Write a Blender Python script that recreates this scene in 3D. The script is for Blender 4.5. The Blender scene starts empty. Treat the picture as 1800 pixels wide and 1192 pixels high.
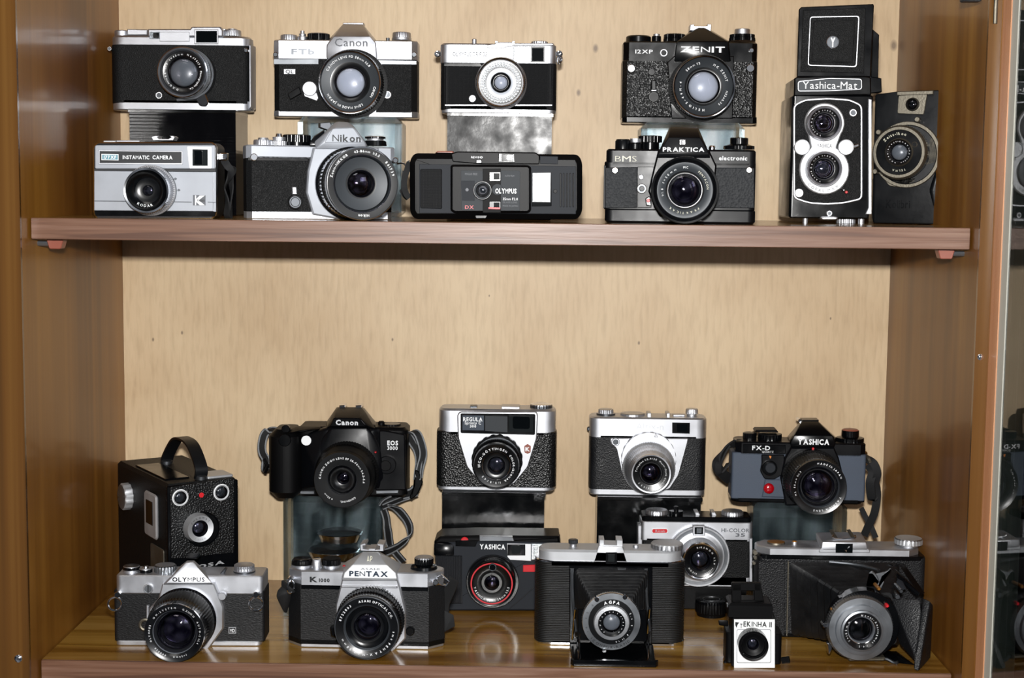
import bpy, bmesh, math, random
from mathutils import Vector as V, Matrix
random.seed(7)
PI = math.pi
S = bpy.context.scene
COL = S.collection
# ------------------------------------------------------------------ camera, world, lights, exposure
FPX = 2600.0
CAM = V((0.032, -1.541, 0.0247))
YAW, PITCH, ROLL = -0.0154, -0.0979, 0.0107
cy_, sy_, cp_, sp_ = math.cos(YAW), math.sin(YAW), math.cos(PITCH), math.sin(PITCH)
FW = V((sy_*cp_, cy_*cp_, sp_)); R0 = V((cy_, -sy_, 0)); U0 = R0.cross(FW)
cr_, sr_ = math.cos(ROLL), math.sin(ROLL)
RT = cr_*R0 + sr_*U0; UP = -sr_*R0 + cr_*U0
cd = bpy.data.cameras.new('camera'); cam = bpy.data.objects.new('camera', cd); COL.objects.link(cam)
cd.sensor_width = 36; cd.lens = FPX/1800*36; cd.clip_start = .05; cd.clip_end = 50
cam.matrix_world = Matrix(((RT.x, UP.x, -FW.x, CAM.x), (RT.y, UP.y, -FW.y, CAM.y), (RT.z, UP.z, -FW.z, CAM.z), (0, 0, 0, 1)))
S.camera = cam
S.view_settings.view_transform = 'Standard'; S.view_settings.look = 'None'
S.view_settings.exposure = 0.0; S.view_settings.gamma = 1; S.view_settings.use_curve_mapping = False

w = bpy.data.worlds.new('room'); S.world = w; w.use_nodes = True
nt = w.node_tree; nt.nodes.clear()
o_ = nt.nodes.new('ShaderNodeOutputWorld'); bg = nt.nodes.new('ShaderNodeBackground')
tc = nt.nodes.new('ShaderNodeTexCoord'); mp = nt.nodes.new('ShaderNodeMapping'); nz = nt.nodes.new('ShaderNodeTexNoise'); rp = nt.nodes.new('ShaderNodeValToRGB')
nz.inputs['Scale'].default_value = 1.6; nz.inputs['Detail'].default_value = 1
rp.color_ramp.elements[0].position = .38; rp.color_ramp.elements[0].color = (.03, .033, .04, 1)
rp.color_ramp.elements[1].position = .66; rp.color_ramp.elements[1].color = (.60, .63, .70, 1)
nt.links.new(tc.outputs['Generated'], mp.inputs[0]); nt.links.new(mp.outputs[0], nz.inputs[0]); nt.links.new(nz.outputs[0], rp.inputs[0])
nt.links.new(rp.outputs[0], bg.inputs[0]); nt.links.new(bg.outputs[0], o_.inputs[0]); bg.inputs[1].default_value = .42

def area(name, loc, tgt, sx, sy, e, col=(1, 1, 1)):
    l = bpy.data.lights.new(name, 'AREA'); l.shape = 'RECTANGLE'; l.size = sx; l.size_y = sy; l.energy = e; l.color = col
    o = bpy.data.objects.new(name, l); COL.objects.link(o); o.location = loc
    o.rotation_euler = (V(tgt)-V(loc)).to_track_quat('-Z', 'Y').to_euler(); return o
area('camera_flash', CAM+V((0.0, 0.0, .088)), (0, -.1, .06), .055, .03, 24, (1, .985, .965))
area('room_window', (1.6, -2.6, 1.0), (0, -.2, 0), 1.0, .9, 9, (.86, .92, 1))
area('overhead_fill', (-.6, -1.6, 1.9), (0, -.1, -.1), .9, .5, 9, (1, .97, .92))  # added fill light overhead for ambient brightness, no lamp known there

# ------------------------------------------------------------------ materials
def lin(c):
    if isinstance(c, str): c = [int(c[i:i+2], 16)/255 for i in (0, 2, 4)]
    return tuple(x/12.92 if x <= .04045 else ((x+.055)/1.055)**2.4 for x in c)+(1,)
MT = {}
def mat(name, col, rough=.5, metal=0, bump=None, coat=0, spec=.5, vary=0, trans=0, ior=1.5, emis=0, aniso=0):
    m = bpy.data.materials.new(name); m.use_nodes = True; MT[name] = m
    n = m.node_tree.nodes; L = m.node_tree.links; b = n['Principled BSDF']
    c = lin(col); b.inputs['Base Color'].default_value = c
    b.inputs['Roughness'].default_value = rough; b.inputs['Metallic'].default_value = metal
    b.inputs['Specular IOR Level'].default_value = spec; b.inputs['Coat Weight'].default_value = coat
    b.inputs['Transmission Weight'].default_value = trans; b.inputs['IOR'].default_value = ior
    t = n.new('ShaderNodeTexCoord')
    if vary:
        z = n.new('ShaderNodeTexNoise'); z.inputs['Scale'].default_value = 45; z.inputs['Detail'].default_value = 5
        L.new(t.outputs['Object'], z.inputs[0])
        mx = n.new('ShaderNodeMapRange'); mx.inputs[3].default_value = max(.02, rough-vary); mx.inputs[4].default_value = rough+vary
        mx.inputs[1].default_value = .3; mx.inputs[2].default_value = .7
        L.new(z.outputs[0], mx.inputs[0]); L.new(mx.outputs[0], b.inputs['Roughness'])
        m2 = n.new('ShaderNodeMix'); m2.data_type = 'RGBA'; m2.inputs[6].default_value = tuple(x*.82 for x in c[:3])+(1,); m2.inputs[7].default_value = tuple(min(1, x*1.1) for x in c[:3])+(1,)
        L.new(z.outputs[0], m2.inputs[0]); L.new(m2.outputs[2], b.inputs['Base Color'])
    if bump:
        kind, sc, st = bump
        bp = n.new('ShaderNodeBump'); bp.inputs['Strength'].default_value = st; bp.inputs['Distance'].default_value = .0006
        if kind == 'vor':
            z = n.new('ShaderNodeTexVoronoi'); z.inputs['Scale'].default_value = sc; out = z.outputs['Distance']
        elif kind == 'grid':
            z = n.new('ShaderNodeTexVoronoi'); z.inputs['Scale'].default_value = sc; z.inputs['Randomness'].default_value = 0; out = z.outputs['Distance']
        elif kind == 'noise':
            z = n.new('ShaderNodeTexNoise'); z.inputs['Scale'].default_value = sc; z.inputs['Detail'].default_value = 3; out = z.outputs[0]
        elif kind == 'weave':
            z = n.new('ShaderNodeTexNoise'); z.inputs['Scale'].default_value = sc; z.inputs['Detail'].default_value = 2; out = z.outputs[0]
            mp = n.new('ShaderNodeMapping'); mp.inputs['Scale'].default_value = (.45, 1, 1.6); L.new(t.outputs['Object'], mp.inputs[0]); L.new(mp.outputs[0], z.inputs[0])
        elif kind in ('wz', 'wx'):
            z = n.new('ShaderNodeTexWave'); z.bands_direction = 'Z' if kind == 'wz' else 'X'; z.inputs['Scale'].default_value = sc; z.inputs['Distortion'].default_value = .15; out = z.outputs[1]
        if kind != 'weave': L.new(t.outputs['Object'], z.inputs[0])
        L.new(out, bp.inputs['Height']); L.new(bp.outputs[0], b.inputs['Normal'])
    return m
mat('satin chrome', 'c9cbd0', .48, 1, vary=.07)
mat('silver paint', '9b9fa6', .5, .35, vary=.05)
mat('dull silver', 'b6b8bc', .46, 1, vary=.08, bump=('noise', 900, .12))
mat('pale aluminium', 'bfc1c4', .52, .75, vary=.06)
mat('polished chrome', 'e4e6ea', .13, 1)
mat('brushed grey', '8f9398', .36, .9, vary=.08)
mat('dark steel', '55585c', .38, .9, vary=.08)
mat('worn nickel', '6c675c', .45, .85, vary=.12, bump=('noise', 500, .25))
mat('black leather', '0b0c0d', .5, bump=('vor', 1300, .6), spec=.2)
mat('coarse leather', '08090a', .34, bump=('vor', 620, .9), spec=.5)
mat('wrinkle leather', '16191d', .55, bump=('vor', 520, .6), spec=.25)
mat('weave leather', '0d0e10', .5, bump=('weave', 900, .8), spec=.35)
mat('dotted leather', '0c0d0f', .5, bump=('grid', 1050, .7), spec=.2)
mat('ribbed black', '0d0f11', .45, bump=('wz', 190, 1.0), spec=.45)
mat('ribbed upright black', '17191d', .45, bump=('wx', 190, .9), spec=.5)
mat('soft case leather', '0b0d10', .42, bump=('noise', 200, .18), spec=.3, vary=.08)
mat('worn black leather', '0e0f12', .5, bump=('vor', 800, .5), vary=.12, spec=.35)
mat('black enamel', '050608', .22, spec=.28, vary=.06)
mat('black paint', '07080b', .34, spec=.2, vary=.06)
mat('black plastic', '070708', 0.42, spec=.13, bump=('noise', 1500, .06))
mat('matte black', '060607', .7, spec=.3)
mat('charcoal plastic', '22252a', .55, spec=.15, bump=('noise', 2500, .08))
mat('blue grey leather', '434c5a', .6, bump=('noise', 1300, .25), spec=.35, vary=.06)
mat('grey plastic', '3c3f42', .6, spec=.15)
mat('rubber', '0a0b0c', .55, spec=.3)
mat('bellows', '0b0c0e', .36, spec=.6, bump=('noise', 180, .5), vary=.08)
mat('lens ring black', '050608', .28, spec=.6)
mat('lens ring grey', '303438', .42, .2, spec=.3)
mat('white paint', 'e4e6e8', .5)
mat('cream paint', 'cfcdb8', .5)
mat('black ink', '101216', .5)
mat('grey ink', '55585e', .5, 0)
mat('white plastic', 'eef0f2', .4)
mat('paper white', 'f2f4f4', .55)
mat('red paint', 'c01822', .4)
mat('red ring', 'b8202c', .4)
mat('red led', '9c0410', .15, coat=1)
mat('orange paint', 'd0782a', .5)
mat('blue badge', '5a8a98', .4)
mat('navy badge', '152638', .4)
mat('brown plastic', '8a4c3c', .4)
mat('gold brown', '9a6a30', .4, .6)
mat('flash lens', 'e6eaee', .25, .6, bump=('wx', 500, .4))
mat('flash lens lined', 'c8ced4', .2, .8, bump=('grid', 700, .8))
mat('dark window', '080b0d', .04, spec=.5)
mat('smoky window', '202324', .05, spec=.5)
mat('silver window', 'aab2ba', .25, .9, bump=('noise', 120, .6))
mat('strap black', '101113', .7, bump=('wx', 700, .4))
mat('strap grey', '7e8184', .7, bump=('grid', 900, .9))
mat('bead putty', 'a9a89e', .4)
mat('crinkled black card', '08080a', .28, spec=.12, bump=('noise', 90, .3), vary=.13)
mat('gloss black card', '08090a', .16, spec=.7, bump=('noise', 70, .35), vary=.08)
mat('ridged black card', '08080a', .1, spec=.3, bump=('wz', 95, .07), vary=.05)
mat('clouded glass element', '60656a', .3, 0, coat=.3)
mat('bright glass element', 'aeb4bd', .3, 0, coat=.3)  # pale colour carries lens haze together with the flash reflection
mat('violet glass element', '05040c', .06, spec=.7)
mat('amber glass element', '0a0704', .06, spec=.7)
mat('dark glass element', '040505', .06, spec=.6)
mat('grey glass element', '23272b', .14, 0, coat=.5)
mat('grey inner barrel', '7d8288', .4, .6)

def glassmat(name, tint, refl=1.0, col=(1, 1, 1), ior=1.5):
    m = bpy.data.materials.new(name); m.use_nodes = True; MT[name] = m
    n = m.node_tree.nodes; L = m.node_tree.links; n.clear()
    o = n.new('ShaderNodeOutputMaterial'); mx = n.new('ShaderNodeMixShader'); t = n.new('ShaderNodeBsdfTransparent'); g = n.new('ShaderNodeBsdfGlossy'); f = n.new('ShaderNodeFresnel')
    t.inputs[0].default_value = lin(tint); g.inputs[0].default_value = tuple(col)+(1,); g.inputs[1].default_value = .02; f.inputs[0].default_value = ior
    mu = n.new('ShaderNodeMath'); mu.operation = 'MULTIPLY'; mu.inputs[1].default_value = refl; mu.use_clamp = True
    L.new(f.outputs[0], mu.inputs[0]); L.new(mu.outputs[0], mx.inputs[0]); L.new(t.outputs[0], mx.inputs[1]); L.new(g.outputs[0], mx.inputs[2]); L.new(mx.outputs[0], o.inputs[0])
glassmat('coated lens glass', 'f2f3f6', 1.0, (.92, .86, 1))
glassmat('purple coated glass', 'f0eef4', 1.3, (.62, .5, 1))
glassmat('door glass', 'e4eae6', 1.6)
m = mat('crystal', 'ffffff', 0.0, 0, trans=1, ior=1.5)
n_ = m.node_tree.nodes; mx_ = n_.new('ShaderNodeMixShader'); tr_ = n_.new('ShaderNodeBsdfTransparent'); tr_.inputs[0].default_value = lin('f8fcfc'); mx_.inputs[0].default_value = .5
m.node_tree.links.new(tr_.outputs[0], mx_.inputs[1]); m.node_tree.links.new(n_['Principled BSDF'].outputs[0], mx_.inputs[2]); m.node_tree.links.new(mx_.outputs[0], n_['Material Output'].inputs[0])
def reflection_streaks(name, dark, light):  # light and dark streaks of reflection painted into the colour
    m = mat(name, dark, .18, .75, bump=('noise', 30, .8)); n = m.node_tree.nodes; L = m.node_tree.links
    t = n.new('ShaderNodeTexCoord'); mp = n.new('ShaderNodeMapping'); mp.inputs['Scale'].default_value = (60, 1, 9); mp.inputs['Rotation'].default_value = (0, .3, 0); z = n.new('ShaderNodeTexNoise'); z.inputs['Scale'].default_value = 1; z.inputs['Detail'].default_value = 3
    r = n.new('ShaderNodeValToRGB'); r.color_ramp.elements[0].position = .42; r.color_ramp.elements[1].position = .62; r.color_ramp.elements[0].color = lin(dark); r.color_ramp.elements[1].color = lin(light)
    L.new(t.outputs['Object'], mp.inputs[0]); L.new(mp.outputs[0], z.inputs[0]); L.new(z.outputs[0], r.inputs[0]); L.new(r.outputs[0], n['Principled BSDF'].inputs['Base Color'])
reflection_streaks('slate painted reflections', '3c484e', '98a6ac'); reflection_streaks('icy painted reflections', 'a4b4bc', 'f4f6fa')

def wood(name, kind):
    m = bpy.data.materials.new(name); m.use_nodes = True; MT[name] = m
    n = m.node_tree.nodes; L = m.node_tree.links; b = n['Principled BSDF']
    def N(t, **k):
        x = n.new('ShaderNode'+t)
        for a, v in k.items(): setattr(x, a, v)
        return x
    t = N('TexCoord')
    def noise(scale, mapscale, detail=4, dist=0):
        mp = N('Mapping'); mp.inputs['Scale'].default_value = mapscale; L.new(t.outputs['Object'], mp.inputs[0])
        z = N('TexNoise'); z.inputs['Scale'].default_value = scale; z.inputs['Detail'].default_value = detail; z.inputs['Distortion'].default_value = dist; L.new(mp.outputs[0], z.inputs[0]); return z.outputs[0]
    def ramp(fac, stops):
        r = N('ValToRGB'); e = r.color_ramp.elements
        e[0].position, e[0].color = stops[0][0], lin(stops[0][1]); e[1].position, e[1].color = stops[-1][0], lin(stops[-1][1])
        for p, c in stops[1:-1]: x = e.new(p); x.color = lin(c)
        L.new(fac, r.inputs[0]); return r.outputs[0]
    def mix(a, c, f, mode='MIX'):
        x = N('Mix', data_type='RGBA', blend_type=mode); 
        if isinstance(f, float): x.inputs[0].default_value = f
        else: L.new(f, x.inputs[0])
        for s, v in ((6, a), (7, c)):
            if isinstance(v, str): x.inputs[s].default_value = lin(v)
            else: L.new(v, x.inputs[s])
        return x.outputs[2]
    if kind == 'ply':
        a = noise(8, (1, 1, .8), 6, .3); c = ramp(a, [(.3, 'b99e7a'), (.5, 'c4ab88'), (.72, 'ceb794')])
        f = noise(150, (1.5, 1, .22), 5); c = mix(c, ramp(f, [(.3, 'a09078'), (.55, 'ffffff')]), .2, 'MULTIPLY')
        acc = None
        for kx, ky, kr in ((1047, 85, .0034), (1017, 163, .0028), (320, 585, .0016), (269, 597, .0016), (690, 597, .0014), (1123, 603, .0016), (1571, 80, .0042), (860, 520, .001), (1460, 560, .0012)):
            d = RT*(kx-900)-UP*(ky-596)+FW*FPX; kp = CAM+d*(-CAM.y/d.y)
            mp = N('Mapping'); mp.inputs['Scale'].default_value = (1, 0, .62); L.new(t.outputs['Object'], mp.inputs[0])
            vd = N('VectorMath', operation='DISTANCE'); L.new(mp.outputs[0], vd.inputs[0]); vd.inputs[1].default_value = (kp.x, 0, kp.z*.62)
            mr = N('MapRange'); mr.inputs[1].default_value = kr*.35; mr.inputs[2].default_value = kr; mr.inputs[3].default_value = .75; mr.inputs[4].default_value = 0; L.new(vd.outputs['Value'], mr.inputs[0])
            if acc is None: acc = mr.outputs[0]
            else: mm = N('Math', operation='MAXIMUM'); L.new(acc, mm.inputs[0]); L.new(mr.outputs[0], mm.inputs[1]); acc = mm.outputs[0]
        c = mix(c, '5a4636', acc)
        rough = .5; bst = .1; bf = f; coat = .0
    elif kind == 'side':
        a = noise(1, (1.0, 16, .35), 5, .9); c = ramp(a, [(.32, '6e4612'), (.45, '85591b'), (.56, '966826'), (.70, 'a47a32')])
        v = N('TexVoronoi'); v.voronoi_dimensions = '1D'; v.inputs['Scale'].default_value = 13; sx = N('SeparateXYZ'); L.new(t.outputs['Object'], sx.inputs[0]); L.new(sx.outputs[1], v.inputs['W'])
        c = mix(c, ramp(v.outputs['Color'], [(.0, 'b8925e'), (1, 'fffff0')]), .45, 'MULTIPLY')
        z2 = noise(1, (2, 3.5, 1.6), 3, 1.2); c = mix(c, ramp(z2, [(.35, 'a88458'), (.6, 'ffffff')]), .6, 'MULTIPLY')
        bf = noise(60, (1, 8, .4), 3); rough = .45; bst = .03; coat = .22
    elif kind == 'edge':
        a = noise(1, (5, 1, 150), 6, 1.2); c = ramp(a, [(.3, '54382a'), (.45, '6c4c3a'), (.6, '7a5c4c'), (.75, '876c58')])
        bf = noise(100, (.15, 1, 3), 3); rough = .42; bst = .1; coat = .15
    elif kind == 'stile':
        a = noise(1, (55, 1, .8), 5, .5); c = ramp(a, [(.3, '422a10'), (.5, '5a3a16'), (.7, '6b4a20')])
        bf = a; rough = .25; bst = .03; coat = .3
    elif kind == 'door':
        a = noise(1, (8, 60, 1.2), 5, .5); c = ramp(a, [(.3, 'a9714c'), (.5, 'ba845f'), (.7, 'c79676')])
        bf = noise(500, (1, 1, 1), 3); rough = .38; bst = .12; coat = .2
    else:
        a = noise(1, (2.0, 22, 1), 5, 1.6); c = ramp(a, [(.30, '5a3c16'), (.42, '805c20'), (.55, '987434'), (.72, 'aa8848')])
        v = N('TexVoronoi'); v.voronoi_dimensions = '1D'; v.inputs['Scale'].default_value = 17; sx = N('SeparateXYZ'); L.new(t.outputs['Object'], sx.inputs[0]); L.new(sx.outputs[1], v.inputs['W'])
        c = mix(c, ramp(v.outputs['Color'], [(.15, '986038'), (.6, 'ffffff')]), .55, 'MULTIPLY')
        bf = a; rough = .24; bst = .03; coat = .35
    b.inputs['Roughness'].default_value = rough; b.inputs['Coat Weight'].default_value = coat; b.inputs['Coat Roughness'].default_value = .12
    L.new(c, b.inputs['Base Color'])
    bp = N('Bump'); bp.inputs['Strength'].default_value = bst; bp.inputs['Distance'].default_value = .002; L.new(bf, bp.inputs['Height']); L.new(bp.outputs[0], b.inputs['Normal'])
for k in ('ply', 'side', 'edge', 'stile', 'door', 'floor'): wood('wood '+k, k)

# ------------------------------------------------------------------ mesh building
class MB:
    def __init__(s): s.v = []; s.f = []; s.m = []
    def add(s, vs, fs, m):
        o = len(s.v); s.v += [tuple(a) for a in vs]
        for i, f in enumerate(fs): s.f.append([o+j for j in f]); s.m.append(m[i] if isinstance(m, list) else m)
    def emit(s, name, parent=None, angle=38, smooth=True):
        me = bpy.data.meshes.new(name); me.from_pydata(s.v, [], s.f)
        names = []
        for i, k in enumerate(s.m):
            if k not in names: names.append(k); me.materials.append(MT[k])
        me.polygons.foreach_set('material_index', [names.index(k) for k in s.m])
        bm = bmesh.new(); bm.from_mesh(me); bmesh.ops.remove_doubles(bm, verts=bm.verts, dist=2e-6); bmesh.ops.recalc_face_normals(bm, faces=bm.faces); bm.to_mesh(me); bm.free()
        if smooth:
            me.polygons.foreach_set('use_smooth', [True]*len(me.polygons)); me.set_sharp_from_angle(angle=math.radians(angle))
        o = bpy.data.objects.new(name, me); COL.objects.link(o); o.parent = parent; return o

def area2(p): return sum(p[i-1][0]*p[i][1]-p[i][0]*p[i-1][1] for i in range(len(p)))/2
def offset(poly, d):
    n = len(poly); out = []
    for i in range(n):
        a, b, c = V(poly[i-1]), V(poly[i]), V(poly[(i+1) % n])
        e1 = (b-a); e2 = (c-b)
        if e1.length < 1e-9 or e2.length < 1e-9: out.append(tuple(b)); continue
        e1.normalize(); e2.normalize()
        n1 = V((-e1.y, e1.x)); n2 = V((-e2.y, e2.x)); m = n1+n2
        k = m.length_squared
        m = m*(2/k) if k > .3 else n1
        out.append((b.x+m.x*d, b.y+m.y*d))
    return out
def rounded(pts, r, n=4):
    out = []; N = len(pts)
    for i in range(N):
        rr = r[i] if isinstance(r, (list, tuple)) else r
        a, b, c = V(pts[i-1]), V(pts[i]), V(pts[(i+1) % N])
        if rr <= 0: out.append(tuple(b)); continue
        d1 = (a-b); d2 = (c-b); k = min(rr, d1.length*.49, d2.length*.49)
        p = b+d1.normalized()*k; q = b+d2.normalized()*k
        for j in range(n+1):
            t = j/n; out.append(tuple(p*(1-t)**2+b*2*t*(1-t)+q*t*t))
    return out
def rect(x0, y0, x1, y1): return [(x0, y0), (x1, y0), (x1, y1), (x0, y1)]
def extrude(mb, poly, h0, h1, m, bev=0, axis='y', mcap=None):
    """polygon in (x,z) extruded along y (axis 'y') or in (x,y) along z (axis 'z'), both rims bevelled"""
    if area2(poly) < 0: poly = poly[::-1]
    n = len(poly)
    b = min(bev, abs(h1-h0)*.49); s = 1 if h1 > h0 else -1
    rings = [(offset(poly, b), h0), (poly, h0+s*b), (poly, h1-s*b), (offset(poly, b), h1)] if b > 0 else [(poly, h0), (poly, h1)]
    vs = []
    for p, h in rings:
        for a, c in p: vs.append((a, h, c) if axis == 'y' else (a, c, h))
    fs = []; ms = []
    for k in range(len(rings)-1):
        for i in range(n):
            j = (i+1) % n; fs.append([k*n+i, k*n+j, (k+1)*n+j, (k+1)*n+i]); ms.append(m)
    fs.append(list(range(n))); ms.append(m); fs.append([(len(rings)-1)*n+i for i in range(n)]); ms.append(mcap or m)
    mb.add(vs, fs, ms)
def lathe(mb, c, prof, axis='y', n=72, kn=48, cap0=True):
    """prof: (r, h, material, knurl) around an axis through c; 'y': h is distance forward (-y)"""
    vs = []; fs = []; ms = []
    if any(len(p) > 3 and p[3] for p in prof): n = kn*4
    for p in prof:
        r, h = p[0], p[1]; k = len(p) > 3 and p[3]
        for i in range(n):
            a = 2*PI*i/n; rr = r*(1-(k if k else 0)*(1 if (i % 4) < 2 else 0))
            x, y = rr*math.cos(a), rr*math.sin(a)
            vs.append((c[0]+x, c[1]-h, c[2]+y) if axis == 'y' else (c[0]+x, c[1]+y, c[2]+h))
    for k in range(1, len(prof)):
        for i in range(n):
            j = (i+1) % n; fs.append([(k-1)*n+i, (k-1)*n+j, k*n+j, k*n+i]); ms.append(prof[k][2])
    if cap0: fs.append(list(range(n))); ms.append(prof[1][2])
    if prof[-1][0] > 1e-6: fs.append([(len(prof)-1)*n+i for i in range(n)]); ms.append(prof[-1][2])
    mb.add(vs, fs, ms)
def tube(mb, pts, r, m, n=8, closed=False, flat=None):
    pts = [V(p) for p in pts]; N = len(pts); vs = []; fs = []
    up = V((0, 0, 1)); prev = None
    for i in range(N):
        a = pts[i-1] if (i > 0 or closed) else pts[0]; b = pts[(i+1) % N] if (i < N-1 or closed) else pts[-1]
        t = (b-a).normalized()
        if flat is not None: u = V(flat(i/(N-1)) if callable(flat) else flat); u = (u-t*u.dot(t)).normalized()
        else:
            u = prev if prev is not None else (up if abs(t.z) < .9 else V((1, 0, 0))); u = (u-t*u.dot(t)).normalized(); prev = u
        v = t.cross(u)
        rx, ry = r if isinstance(r, tuple) else (r, r)
        if isinstance(r, tuple): off = [(1, 1), (-1, 1), (-1, -1), (1, -1)]
        else: off = [(math.cos(2*PI*k/n), math.sin(2*PI*k/n)) for k in range(n)]
        for ox, oy in off: vs.append(pts[i]+u*ox*rx+v*oy*ry)
    n = len(off)
    for i in range(N if closed else N-1):
        i2 = (i+1) % N
        for k in range(n):
            k2 = (k+1) % n; fs.append([i*n+k, i*n+k2, i2*n+k2, i2*n+k])
    if not closed: fs.append(list(range(n))); fs.append([(N-1)*n+k for k in range(n)])
    mb.add(vs, fs, m)
def crom(pts, k=8):
    pts = [V(p) for p in pts]; out = []
    for i in range(len(pts)-1):
        p0 = pts[max(i-1, 0)]; p1 = pts[i]; p2 = pts[i+1]; p3 = pts[min(i+2, len(pts)-1)]
        for j in range(k):
            t = j/k; out.append(.5*((2*p1)+(p2-p0)*t+(2*p0-5*p1+4*p2-p3)*t*t+(3*p1-p0-3*p2+p3)*t**3))
    out.append(pts[-1]); return out
def hull(mb, pts, m, bev=0):
    bm = bmesh.new()
    for p in pts: bm.verts.new(p)
    bmesh.ops.convex_hull(bm, input=bm.verts[:])
    bmesh.ops.delete(bm, geom=[v for v in bm.verts if not v.link_faces], context='VERTS')
    bmesh.ops.dissolve_limit(bm, angle_limit=.03, verts=bm.verts[:], edges=bm.edges[:])
    if bev: bmesh.ops.bevel(bm, geom=bm.edges[:]+bm.verts[:], offset=bev, segments=2, affect='EDGES', profile=.5, clamp_overlap=True)
    bm.verts.index_update(); mb.add([v.co[:] for v in bm.verts], [[v.index for v in f.verts] for f in bm.faces], m); bm.free()
GL = {}
def glyph(ch, bold):
    if ch in 'MWNmw': bold = 0
    k = (ch, bold)
    if k not in GL:
        cu = bpy.data.curves.new('glyph', 'FONT'); cu.body = ch; cu.size = 1; cu.resolution_u = 2; cu.offset = bold
        ob = bpy.data.objects.new('glyph', cu); COL.objects.link(ob)
        me = bpy.data.meshes.new_from_object(ob.evaluated_get(bpy.context.evaluated_depsgraph_get()))
        vs = [(v.co.x, v.co.y) for v in me.vertices]; fs = [list(p.vertices) for p in me.polygons]
        x0 = min((a for a, b in vs), default=0); x1 = max((a for a, b in vs), default=.3)
        GL[k] = ([(a-x0, b) for a, b in vs], fs, x1-x0); bpy.data.objects.remove(ob); bpy.data.curves.remove(cu); bpy.data.meshes.remove(me)
    return GL[k]
def layout(st, bold, gap):
    x = 0; out = []
    for ch in st:
        if ch == ' ': x += .32; continue
        g = glyph(ch, bold); out.append((g, x)); x += g[2]+gap
    return out, max(x-gap, .01)

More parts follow.
